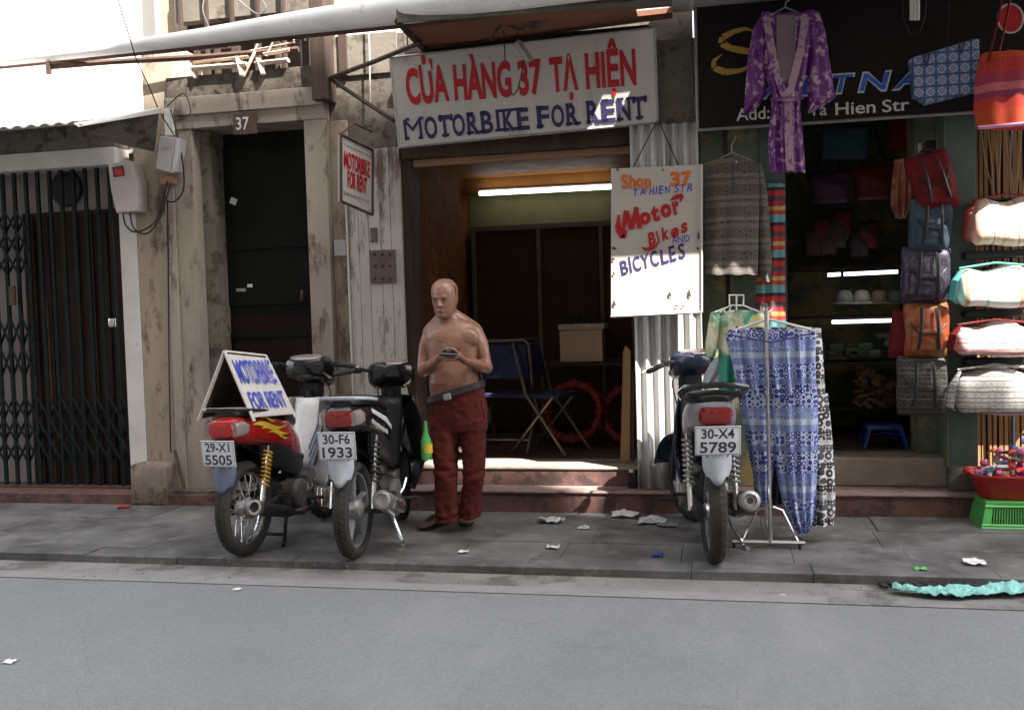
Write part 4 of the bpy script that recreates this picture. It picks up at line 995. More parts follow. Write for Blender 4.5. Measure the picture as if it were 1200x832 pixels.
# grey blouse
bt = thing('banded_blouse', 'grey brown banded long sleeved blouse hanging on the green pier', 'blouse', at(858, 325, 6.7))
Y = 6.66
garment('body', M_BLOUSE, [(187, 838, 876), (191, 827, 889), (230, 826, 890), (280, 826, 889), (322, 826, 888)], Y, .04, bt, 3, .010)
garment('sleeve', M_BLOUSE, [(192, 884, 893), (225, 886, 899), (270, 887, 903), (310, 889, 905), (330, 893, 903)], Y+.03, .025, bt, 1, .008)
garment('sleeve', M_BLOUSE, [(192, 825, 834), (230, 822, 832), (280, 822, 832), (318, 823, 832)], Y+.05, .02, bt, 1, .006)
MB().tube([at(858, 191, Y-.045), at(859, 225, Y-.05)], .004, 5).build('neck_slit', M_BLACK, bt)
MB().ell(at(863, 190, Y-.05), (.006, .004, .006)).build('button', M_PAPER, bt)
MB().tube([at(836, 190, Y), at(858, 179, Y), at(882, 189, Y)], .006, 6).build('hanger_arm', M_GREYM, bt)
MB().tube([at(858, 179, Y), at(857, 170, Y), at(861, 165, Y), at(862, 160, Y+.03)], .004, 6).build('hanger_hook', M_GREYM, bt)
tag(garment('striped_cloth', M_STRIPE, [(216, 893, 920), (230, 890, 920), (280, 889, 920), (330, 886, 920), (372, 885, 921), (392, 884, 922)], 6.78, .03, None, 3, .010), 'red, teal and yellow striped cloth hanging at the right edge of the green pier', 'cloth')

# -------- bags
def softbag(t, name, m, c, w_, h, d, tilt=0, taper=0, world=True, puff=.35):
    rot = Matrix.Rotation(tilt, 3, 'Y'); rings = []
    N = 12; n = 28
    for j in range(N+1):
        v = -1+2*j/N; k = (1-abs(v)**4)**.5 if abs(v) < 1 else .0
        k = max(k, .25); ring = []
        for i in range(n):
            a = 2*PI*i/n; ca, sa = math.cos(a), math.sin(a); e = .55
            x = math.copysign(abs(ca)**e, ca)*w_/2*(1-taper*v)*(.93+.07*k); y = math.copysign(abs(sa)**.8, sa)*d/2*k*(1+.12*math.sin(3*a+j))
            ring.append(Vector(c)+rot @ Vector((x+.004*math.sin(5*v+i), y, v*h/2)))
        rings.append(ring)
    return MB().loft(rings).build(name, m, t, angle=60)
def backpack(name, label, m, p, w_, h, Y, tilt=0, strap=M_BLACK, group=None, pocket=True, m2=None):
    c = at(p[0], p[1], Y); t = thing(name, label, 'backpack', c-Vector((0, 0, h/2)), 0, group)
    softbag(t, 'body', m, c, w_, h, .16, tilt, -.04)
    rot = Matrix.Rotation(tilt, 3, 'Y')
    L = lambda x, y, z: c+rot @ Vector((x, y, z))
    if pocket: softbag(t, 'pocket', m2 or m, L(0, -.075, -h*.17), w_*.72, h*.42, .07, tilt)
    for s in (-1, 1):
        MB().tube([L(s*w_*.16, -.085, h*.40), L(s*w_*.18, -.125, h*.12), L(s*w_*.2, -.12, -h*.2), L(s*w_*.23, -.10, -h*.33)], .011, 6, flat=.5).build('strap', strap, t)
    MB().tube([L(-.05, -.04, h*.47), L(-.03, -.05, h*.54), L(.03, -.05, h*.54), L(.05, -.04, h*.47)], .008, 6).build('top_handle', strap, t)
    q = MB(); q.tube([L(-w_*.38, -.07, h*.12), L(-w_*.2, -.115, -.02), L(w_*.2, -.115, -.02), L(w_*.38, -.07, h*.12)], .006, 6); q.build('flap_edge', strap, t)
    return t
M_BRED = mat('red_bag_cloth', (.12, .004, .006), .8, var=.25, bump=.3, bsc=80)
M_BBLUE = mat('grey_blue_bag_cloth', (.045, .070, .092), .85, var=.2, bump=.3, bsc=80)
M_BPUR = blob_print('purple_speckled_bag', (.022, .016, .033), (.08, .062, .10), 60, .5)
M_BORA = blob_print('orange_printed_bag', (.24, .042, .007), (.24, .10, .035), 16, .5)
M_BBW = stripes('black_geometric_bag', 'Z', [(0, (.018, .017, .016)), (.4, (.14, .125, .11)), (.46, (.018, .017, .016)), (.8, (.10, .09, .08)), (.85, (.018, .018, .018))], 12, .3, (.16, .15, .13), 30)
backpack('backpack', 'red backpack with dark straps, top of the hanging column on the right pier', M_BRED, (1093, 214), .26, .38, 6.70, R(-14))
backpack('backpack', 'grey blue backpack hanging below the red one on the right pier', M_BBLUE, (1090, 266), .25, .34, 6.71, R(4))
backpack('backpack', 'speckled purple backpack in the middle of the hanging column', M_BPUR, (1084, 323), .29, .36, 6.71, R(3))
backpack('backpack', 'orange printed backpack with black looped straps below the purple one', M_BORA, (1085, 387), .27, .36, 6.71, R(2))
backpack('backpack', 'black backpack with pale geometric pattern, lowest of the hanging column', M_BBW, (1080, 452), .30, .38, 6.71, R(2), pocket=False)
tag(softbag(None, 'red_side_bag', M_BRED, at(1054, 392, 6.75), .11, .32, .12, R(6)), 'narrow bright red bag half behind the orange backpack', 'bag')
def handbag(name, label, m, p, w_, h, Y, tilt=0, hh=.18, hm=M_BLACK, taper=-.1, d=.14, cat='handbag'):
    c = at(p[0], p[1], Y); t = thing(name, label, cat, c-Vector((0, 0, h/2)))
    softbag(t, 'body', m, c, w_, h, d, tilt, taper)
    rot = Matrix.Rotation(tilt, 3, 'Y'); L = lambda x, y, z: c+rot @ Vector((x, y, z))
    for s in (-1, 1):
        MB().tube([L(-w_*.32, s*d*.3, h*.42), L(-w_*.14, s*d*.25, h*.5+hh*.6), L(0, s*d*.2, h*.5+hh), L(w_*.14, s*d*.25, h*.5+hh*.6), L(w_*.32, s*d*.3, h*.42)], .010, 6).build('handle', hm, t)
    return t
M_DRED = mat('dark_red_leather', (.14, .015, .014), .5, var=.2)
M_DPUR = mat('dark_purple_leather', (.07, .03, .06), .5, var=.3)
handbag('handbag', 'dark purple handbag with tall black handle inside the bag shop', M_DPUR, (972, 220), .30, .24, 7.9, 0, .32)
handbag('handbag', 'dark red handbag with tall black handle inside the bag shop', M_DRED, (1024, 214), .28, .26, 7.9, 0, .30)
tag(softbag(None, 'folded_blue_bag', mat('slate_blue_cloth', (.06, .10, .12), .9), at(990, 168, 7.8), .34, .24, .1, R(4)), 'flat slate blue bag high inside the shop, between the handles', 'bag')
tag(softbag(None, 'red_pouch', M_BRED, at(1058, 155, 7.6), .20, .22, .1), 'dark red pouch tucked under the black sign, inside right', 'bag')
M_SCARF = blob_print('orange_pink_scarf_print', (.34, .10, .06), (.50, .30, .22), 12, .48)
tag(garment('patterned_scarf', M_SCARF, [(188, 1048, 1066), (215, 1045, 1070), (240, 1044, 1070), (256, 1050, 1062)], 7.2, .05, None, 3, .02), 'crumpled orange and pink printed cloth bag left of the red backpack', 'cloth bag')

# lit bags at far right: big printed shoulder bags stacked on hooks
def flatbag(label, m, px0, px1, py0, py1, Y, sag, m2=None):
    "drooping patterned bag lying over a rail: top edge folded back, strap flap on the left end"
    a, b = at(px0, (py0+py1)/2, Y), at(px1, (py0+py1)/2, Y); z1, z0 = at((px0+px1)/2, py0, Y).z, at((px0+px1)/2, py1, Y).z
    t = thing('shoulder_bag', label, 'shoulder bag', ((a.x+b.x)/2, Y, z0))
    rings = []; N = 20
    for j in range(N+1):
        u = j/N; x = a.x+(b.x-a.x)*u; ring = []
        zt_ = z1+.022*math.sin(u*9+sag)+.03*math.sin(u*PI)-.03; zb_ = z0+.010*math.sin(u*7)+.045*(1-u)*0
        e = .55 if j in (0, N) else (.85 if j in (1, N-1) else 1)
        for k in range(18):
            t_ = 2*PI*k/18; cz = math.cos(t_); sy = math.sin(t_)
            z = (zt_+zb_)/2+(zt_-zb_)/2*e*math.copysign(abs(cz)**.7, cz); y = Y+.12-.13*e*math.copysign(abs(sy)**.8, sy)*(1 if sy > 0 else .6)+.05*cz*1.0
            ring.append((x, y+.006*math.sin(u*21+k), z))
        rings.append(ring)
    MB().loft(rings).build('body', m, t, angle=70)
    MB().tube([(a.x+.02, Y+.02, z1-.02), (a.x-.03, Y-.02, (z1*2+z0)/3), (a.x-.045, Y, z0+.06), (a.x-.01, Y+.03, z0+.03)], [.012, .03, .03, .012], 8, flat=.35).build('end_strap', m2 or m, t)
    MB().tube([(a.x+.01, Y+.04, z1-.01), ((a.x+b.x)/2, Y+.05, z1+.018), (b.x-.01, Y+.04, z1-.01)], .008, 6).build('piping', m2 or m, t)
    return t
M_FB1 = stripes('cream_and_brown_check_bag', 'X', [(0, (.62, .50, .36)), (.35, (.66, .58, .50)), (.5, (.55, .22, .12)), (.56, (.64, .56, .48)), (.85, (.60, .40, .30))], 7, .35, (.55, .20, .12), 26, mthr=.6)
M_FB2 = stripes('mint_and_white_band_bag', 'X', [(0, (.60, .66, .64)), (.42, (.45, .28, .16)), (.50, (.66, .68, .66)), (.8, (.28, .52, .50)), (.86, (.64, .66, .64))], 3.2, .25, (.35, .55, .52), 30, mthr=.6)
M_FB3 = stripes('pink_and_white_zigzag_bag', 'Z', [(0, (.66, .58, .56)), (.3, (.55, .10, .14)), (.4, (.64, .56, .54)), (.7, (.50, .08, .10)), (.78, (.66, .60, .58))], 14, .4, (.60, .16, .18), 24, mthr=.55)
M_FB4 = stripes('grey_and_cream_aztec_bag', 'Z', [(0, (.48, .45, .42)), (.35, (.12, .12, .12)), (.45, (.55, .52, .48)), (.75, (.18, .18, .18)), (.85, (.50, .48, .44))], 15, .4, (.16, .16, .16), 26, mthr=.5)
M_TEALB = mat('teal_strap', (.08, .35, .32), .7)
flatbag('sunlit cream and brown checked shoulder bag, top of the four at far right', M_FB1, 1139, 1222, 230, 287, 6.62, 0, M_DRED)
flatbag('sunlit mint and white banded shoulder bag, second of the four at far right', M_FB2, 1124, 1216, 311, 360, 6.61, 1, M_TEALB)
flatbag('pink and white zigzag shoulder bag, third of the four at far right', M_FB3, 1122, 1216, 378, 418, 6.60, 2, M_BRED)
flatbag('grey and cream patterned shoulder bag, lowest of the four at far right', M_FB4, 1122, 1216, 431, 487, 6.60, 3)
rk = thing('bag_rail', 'dark steel rail with hooks carrying the four bags at far right', 'rail', (1.75, 6.55, 0))
for py in (236, 316, 382, 436):
    a = at(1150, py, 6.84); MB().tube([a, a+Vector((.9, 0, 0))], .012, 6).build('crossbar', M_BLACK, rk)
a = at(1185, 230, 6.9); MB().tube([(a.x, 6.9, zs1), (a.x, 6.9, a.z+.8)], .014, 6).build('upright', M_BLACK, rk)
for py in (300, 368, 424): 
    a = at(1128, py, 6.78); MB().rbox(a+Vector((.35, 0, .0)), (.7, .1, .05), .02).build('rolled_lining', M_BLACK, rk)
# bags hanging before the sign
M_TILE = NT('blue_tile_print_cloth')
_v = M_TILE.co((1, 1, 1)); _x = M_TILE.xyz(_v)
fx = M_TILE.math('ABSOLUTE', M_TILE.math('SUBTRACT', M_TILE.math('FRACT', M_TILE.math('MULTIPLY', _x[0], 15)), .5)); fz = M_TILE.math('ABSOLUTE', M_TILE.math('SUBTRACT', M_TILE.math('FRACT', M_TILE.math('MULTIPLY', _x[2], 15)), .5))
mx_ = M_TILE.math('MAXIMUM', fx, fz); sm = M_TILE.math('ADD', fx, fz)
cc = M_TILE.mix(M_TILE.math('GREATER_THAN', mx_, .42), (.10, .17, .30), (.035, .055, .14)); cc = M_TILE.mix(M_TILE.math('LESS_THAN', M_TILE.math('ABSOLUTE', M_TILE.math('SUBTRACT', sm, .38)), .06), cc, (.34, .36, .42)); cc = M_TILE.mix(M_TILE.math('LESS_THAN', sm, .13), cc, (.42, .20, .22))
M_TILE = M_TILE.done(cc, .75)
tt = thing('tile_print_bag', 'blue tile printed shopping bag hanging tilted before the black sign', 'bag', at(1110, 115, 6.2))
Y = 6.50
MB().prism([at(1067, 68, Y), at(1148, 44, Y), at(1149, 104, Y), at(1141, 108, Y), at(1086, 121, Y), at(1071, 112, Y)], (0, .10, 0)).build('body', M_TILE, tt, smooth=False, bevel=.012)
for p in ((1085, 70), (1126, 56)): MB().tube([at(p[0]-3, p[1]-5, Y-.012), at(p[0]+1, p[1]+8, Y-.015), at(p[0]+4, p[1]-6, Y-.012)], .008, 5).build('cord_handle', M_NAVY, tt)
MB().tube([at(1110, 54, Y+.05), at(1112, 20, Y+.05), at(1112, -8, Y+.05)], .004, 5).build('hanging_cord', M_CABLE, tt)
M_ORR = stripes('orange_red_woven_bag', 'Z', [(0, (.36, .02, .02)), (.22, (.42, .045, .012)), (.45, (.38, .025, .018)), (.62, (.20, .02, .07)), (.72, (.42, .10, .12)), (.84, (.28, .02, .06))], 2.6, .2, (.46, .12, .03), 40, mthr=.62)
ot = thing('woven_shoulder_bag', 'orange and red woven shoulder bag with long red handle at top right', 'bag', at(1185, 150, 6.1))
garment('body', M_ORR, [(64, 1150, 1222), (90, 1143, 1224), (130, 1141, 1226), (150, 1146, 1224)], 6.45, .09, ot, 3, .012)
for dx in (0, 10): MB().tube([at(1158+dx, 72, 6.4), at(1168+dx, 30, 6.42), at(1176+dx, -10, 6.45)], .014, 6, flat=.5).build('handle', M_BRED, ot)
MB().tube([at(1146, 150, 6.36), at(1180, 147, 6.34), at(1222, 143, 6.36)], .012, 6).build('pink_fringe', mat('pink_fringe', (.6, .25, .4), .8), ot)

# inside shelves
sf = thing('goods_shelf', 'dark shelf unit with lit tubes across the back of the bag shop', 'shelf', at(1000, 480, 8.3))
for py in (312, 370, 425, 478):
    pxbox('shelf_board', M_TIMB, sf, 925, 1070, py, py+3, 8.2, 8.7)
for p in (922, 1068): pxbox('upright', M_TIMB, sf, p, p+4, 290, 530, 8.2, 8.7)
for i, (a, b, py, py2, lab) in enumerate(((970, 985, 322.5, 321.5, 'short lit tube stub on the upper shelf edge'), (989, 1052, 321.5, 318.5, 'long lit tube on the upper shelf edge'), (975, 1046, 377.5, 375.5, 'lit tube on the lower shelf edge'))):
    t = thing('shelf_tube_lamp', lab, 'tube lamp', at(a, py+2, 8.1))
    MB().tube([at(a, py, 8.1), at(b, py2, 8.1)], .014, 8).build('tube', M_TUBE2, t)
    MB().tube([at(a, py-3, 8.14), at(b, py2-3, 8.14)], .012, 4).build('fitting', M_BLACK, t)
hats = [('pale grey', (.32, .31, .28)), ('cream', (.45, .42, .34)), ('brown', (.20, .14, .09)), ('dark green', (.08, .11, .07))]
for i, (nm_, c_) in enumerate(hats):
    p = at(990+20*i, 350, 8.3); m_ = mat('hat_cloth_%s' % nm_.replace(' ', '_'), c_, .9)
    t = thing('sun_hat', nm_+' cloth hat on the shelf between the two lit tubes', 'hat', p-Vector((0, 0, .06)))
    MB().lathe([(.005, .07), (.045, .06), (.065, .02), (.07, -.02)], p, (0, 0, 1), 14).build('crown', m_, t)
    MB().lathe([(.06, -.02), (.10, -.035), (.10, -.042), (.06, -.03)], p, (0, 0, 1), 14).build('brim', m_, t)
rr = random.Random(11)
pcols = [(.17, .06, .015), (.14, .035, .012), (.20, .10, .03), (.11, .02, .012), (.13, .08, .04)]
for i in range(46):
    px = rr.uniform(1003, 1044); py = rr.uniform(436, 474); c = at(px, py, 7.9+rr.uniform(0, .2)); cm = pcols[i % 5]
    tag(MB().obox(c, (rr.uniform(.05, .09), .03, rr.uniform(.02, .04)), Matrix.Rotation(rr.uniform(-1, 1), 3, 'Y')).build('wrapped_trinket', mat('trinket_%d' % (i % 5), cm, .4), smooth=False), 'small orange brown wrapped trinket in the heap inside the bag shop', 'trinket', 'heap of orange brown trinkets')
for i in range(16):
    px = rr.uniform(930, 1060); py = rr.uniform(392, 420); c = at(px, py, 8.3)
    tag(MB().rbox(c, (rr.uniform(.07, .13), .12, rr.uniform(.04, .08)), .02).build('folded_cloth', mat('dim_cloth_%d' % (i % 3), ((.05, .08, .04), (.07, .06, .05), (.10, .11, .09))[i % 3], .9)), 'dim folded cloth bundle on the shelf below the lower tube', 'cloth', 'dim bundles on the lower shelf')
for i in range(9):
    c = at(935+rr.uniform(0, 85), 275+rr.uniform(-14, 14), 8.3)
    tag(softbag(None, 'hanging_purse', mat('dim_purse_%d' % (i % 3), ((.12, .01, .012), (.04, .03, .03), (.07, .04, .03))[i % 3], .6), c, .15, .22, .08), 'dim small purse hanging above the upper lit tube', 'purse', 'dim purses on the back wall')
# blue stool
stl = thing('plastic_stool', 'small blue plastic stool inside the bag shop doorway', 'stool', at(1034, 528, 7.7))
c = at(1034, 500, 7.7); zf_ = zsl-.03
MB().rbox((c.x, 7.7, c.z), (.26, .24, .03), .012).build('seat', M_BLUPL, stl)
for sx in (-1, 1):
    for sy in (-1, 1):
        MB().tube([(c.x+sx*.11, 7.7+sy*.10, c.z), (c.x+sx*.15, 7.7+sy*.13, zf_)], [.028, .02], 6, flat=.5).build('leg', M_BLUPL, stl)
for sy in (-1, 1): MB().tube([(c.x-.12, 7.7+sy*.11, c.z-.05), (c.x, 7.7+sy*.115, c.z-.03), (c.x+.12, 7.7+sy*.11, c.z-.05)], .02, 6, flat=.4).build('apron', M_BLUPL, stl)

# crate and basket with trinkets
cr = thing('green_crate', 'low upturned green plastic crate on the pavement at far right', 'crate', (1.75, 6.5, 0))
x0 = gz(1146, 616).x; Yc = 6.35; zc = at(1175, 590, Yc).z; XE = x0+.62
def quad(mb, a, b, c, d): mb.add([a, b, c, d], [(0, 1, 2, 3)])
top_in = .035
MB().box(x0+top_in, XE-top_in, Yc+top_in, Yc+.34, zc-.012, zc).build('top_panel', M_GRNPL, cr, smooth=False)
for zz in (.006, .022, zc-.025): 
    k_ = top_in*zz/zc; MB().tube([(x0+k_, Yc+k_, zz), (XE-k_, Yc+k_, zz), (XE-k_, Yc+.38-k_, zz), (x0+k_, Yc+.38-k_, zz)], .008, 4, closed=True).build('rim', M_GRNPL, cr)
n = 38
for i in range(n):
    u = (i+.5)/n; 
    MB().prism([(x0+.01+(XE-x0-.02)*u-.0028, Yc+.002, 0), (x0+.01+(XE-x0-.02)*u+.0028, Yc+.002, 0), (x0+top_in+(XE-x0-2*top_in)*u+.0028, Yc+top_in, zc-.01), (x0+top_in+(XE-x0-2*top_in)*u-.0028, Yc+top_in, zc-.01)], (0, .004, 0)).build('grille_rib', M_GRNPL, cr, smooth=False)
MB().add([(x0, Yc, 0), (x0+top_in, Yc+top_in, zc-.01), (x0+top_in, Yc+.34, zc-.01), (x0, Yc+.38, 0)], [(0, 1, 2, 3)]).build('side_panel', M_GRNPL, cr, smooth=False, solid=.004)
MB().prism([(x0, Yc-.001, 0), (x0+.05, Yc-.001, 0), (x0+.055+top_in*.6, Yc+top_in, zc-.01), (x0+top_in, Yc+top_in, zc-.01)], (0, .005, 0)).build('corner_panel', M_GRNPL, cr, smooth=False)
rb = thing('red_basin', 'red plastic basin heaped with trinkets on the green crate', 'basin', (1.75, 6.5, zc+.001))
xb0 = at(1146, 562, Yc).x; zr = at(1170, 561, Yc).z; cxb = xb0+.36; cyb = Yc+.24
def rr_ring(cx, cy, a, b, z, n=32, e=.5): return [(cx+a*math.copysign(abs(math.cos(2*PI*k/n))**e, math.cos(2*PI*k/n)), cy+b*math.copysign(abs(math.sin(2*PI*k/n))**e, math.sin(2*PI*k/n)), z) for k in range(n)]
MB().loft([rr_ring(cxb, cyb, .30, .15, zc+.003), rr_ring(cxb, cyb, .355, .20, zr-.004), rr_ring(cxb, cyb, .375, .215, zr), rr_ring(cxb, cyb, .372, .212, zr-.012), rr_ring(cxb, cyb, .348, .192, zr-.012), rr_ring(cxb, cyb, .29, .14, zc+.015)]).build('bowl', M_REDPL, rb, angle=50)
MB().tube(rr_ring(cxb, cyb, .368, .21, zr+.002), .006, 6, closed=True).build('rim', M_REDPL, rb)
tc = [(.55, .06, .04), (.62, .62, .64), (.30, .02, .22), (.08, .12, .35), (.55, .42, .30), (.05, .05, .06), (.60, .15, .30), (.22, .20, .20), (.7, .2, .05)]
for i in range(120):
    px = cxb+rr.uniform(-.32, .32); py_ = cyb+rr.uniform(-.17, .12); hgt = zr-.02+rr.random()**.6*.25*(1-(abs(px-cxb-.06)/.40)**1.3)
    cm = mat('toy_%d' % (i % 9), tc[i % 9], .4); mb = MB(); c = Vector((px, py_, hgt)); rt_ = Matrix.Rotation(rr.uniform(0, 3), 3, 'Z') @ Matrix.Rotation(rr.uniform(0, 3), 3, 'X')
    if i % 3 == 0: mb.ell(c, (rr.uniform(.02, .045), .026, .024), rt_, 8, 6)
    elif i % 3 == 1: mb.obox(c, (rr.uniform(.04, .07), .03, .018), rt_)
    else: mb.tube([c, c+rt_ @ Vector((.03, 0, .015)), c+rt_ @ Vector((.06, .01, -.01))], [.018, .012, .004], 6)
    tag(mb.build('trinket', cm), 'small colourful trinket heaped in the red basin', 'trinket', 'trinkets in the red basin')

# ============================================================ CLOTHES RACK
YK = 5.80
rk = thing('clothes_rack', 'single pole steel clothes rack on a flat T shaped foot', 'rack', Vector((at(900, 640, YK).x, YK, 0)))
X0, X1, XP = at(858, 636, YK).x, at(943, 636, YK).x, at(900, 500, YK).x
ztop = at(900, 364, YK).z
MB().tube([(X0, YK-.05, .035), (X1, YK-.05, .035)], .012, 4).build('foot_bar', M_GREYM, rk)
for x in (X0+.01, X1-.03): MB().tube([(x, YK-.05, .028), (x, YK-.05, .0)], .010, 6).build('foot_peg', M_BLACK, rk)
MB().tube([(XP, YK-.05, .035), (XP, YK-.05, ztop)], .0125, 10).build('pole', M_CHR, rk)
MB().tube([(XP, YK-.05, .05), (XP, YK+.45, .045)], .012, 6).build('foot_bar', M_GREYM, rk)
for s in (-1, 1): MB().tube([(XP+s*.02, YK-.05, .24), (XP+s*.07, YK-.04, .22), (XP+s*.15, YK-.04, .045)], .007, 6).build('brace', M_CHR, rk)
MB().tube([(XP, YK-.05, ztop), (XP, YK-.02, ztop+.03), (XP, YK+.5, ztop+.03)], .012, 8).build('top_arm', M_CHR, rk)
MB().tube([(XP, YK+.45, .045), (XP, YK+.5, ztop+.03)], .012, 8).build('rear_pole', M_CHR, rk)
bp = thing('blue_elephant_trousers', 'wide blue and white elephant print trousers hanging on the front of the rack', 'trousers', at(905, 620, YK))
Y = YK-.02
garment('waist', M_BLUPR, [(387, 853, 957), (398, 851, 956), (430, 859, 956), (462, 866, 957)], Y+.03, .05, bp, 7, .022)
garment('leg', M_BLUPR, [(455, 863, 911), (500, 871, 910), (540, 879, 908), (575, 887, 904), (592, 892, 901)], Y+.035, .035, bp, 3, .018)
garment('leg', M_BLUPR, [(455, 900, 958), (500, 903, 959), (550, 909, 958), (590, 917, 956), (612, 926, 954), (624, 934, 948)], Y+.03, .045, bp, 4, .024, ph=1.5)
MB().tube([at(853, 392, Y-.04), at(904, 401, Y-.055), at(955, 390, Y-.04)], .005, 5).build('waist_seam', M_NAVY, bp)
hg = thing('white_clip_hanger', 'white plastic hanger holding the blue trousers on the rack', 'hanger', at(905, 385, Y))
MB().tube([at(858, 388, Y+.03), at(900, 374, Y), at(950, 386, Y+.03)], .009, 6).build('arm', M_WPAINT, hg)
MB().tube([at(900, 374, Y), at(901, 366, Y), at(905, 362, Y+.05)], .006, 6).build('hook', M_WPAINT, hg)
garment('side_loop', M_BWPR, [(383, 855, 880), (400, 852, 872)], Y+.07, .03, hg, 2, .004)
wp = thing('black_white_trousers', 'black and white printed wide trousers behind the blue pair on the rack', 'trousers', at(960, 620, YK+.15))
garment('waist', M_BWPR, [(384, 862, 962), (420, 862, 965), (470, 872, 968)], YK+.14, .05, wp, 5, .012)
garment('leg', M_BWPR, [(460, 920, 970), (520, 930, 976), (570, 940, 979), (600, 942, 979), (614, 948, 977)], YK+.12, .05, wp, 3, .014)
garment('leg', M_BWPR, [(460, 872, 915), (520, 880, 905), (590, 885, 903)], YK+.16, .04, wp, 2, .01)
tag(garment('black_trousers', M_BLACK, [(395, 870, 955), (470, 880, 960), (540, 882, 925), (590, 888, 920)], YK+.26, .05, None, 4, .012), 'plain black trousers deepest on the clothes rack', 'trousers')
gt_ = thing('green_yellow_blouse', 'light green and yellow printed blouse hanging left of the rack pole', 'blouse', at(862, 415, 6.0))
Y = YK+.24
garment('body', M_GRPR, [(364, 845, 892), (372, 836, 897), (395, 842, 895), (420, 842, 892), (460, 842, 890)], Y, .045, gt_, 3, .010)
garment('sleeve', M_GRPR, [(366, 833, 847), (380, 830, 846), (400, 827, 842), (418, 826, 838)], Y, .03, gt_, 1, .006)
h2 = thing('white_loop_hanger', 'white plastic hanger with square top loops in the green blouse', 'hanger', at(862, 370, Y))
for pts in ([(853, 368), (857, 358), (871, 358), (888, 365), (892, 366)], [(838, 366), (853, 360), (857, 358)], [(855, 358), (854.5, 346), (871.5, 346), (871, 358)], [(863, 346), (863, 366)], [(848, 362), (852, 372), (863, 366), (874, 372), (881, 362)]):
    MB().tube([at(a, b, Y-.03) for a, b in pts], .006, 6).build('hanger_bar', M_WPAINT, h2)

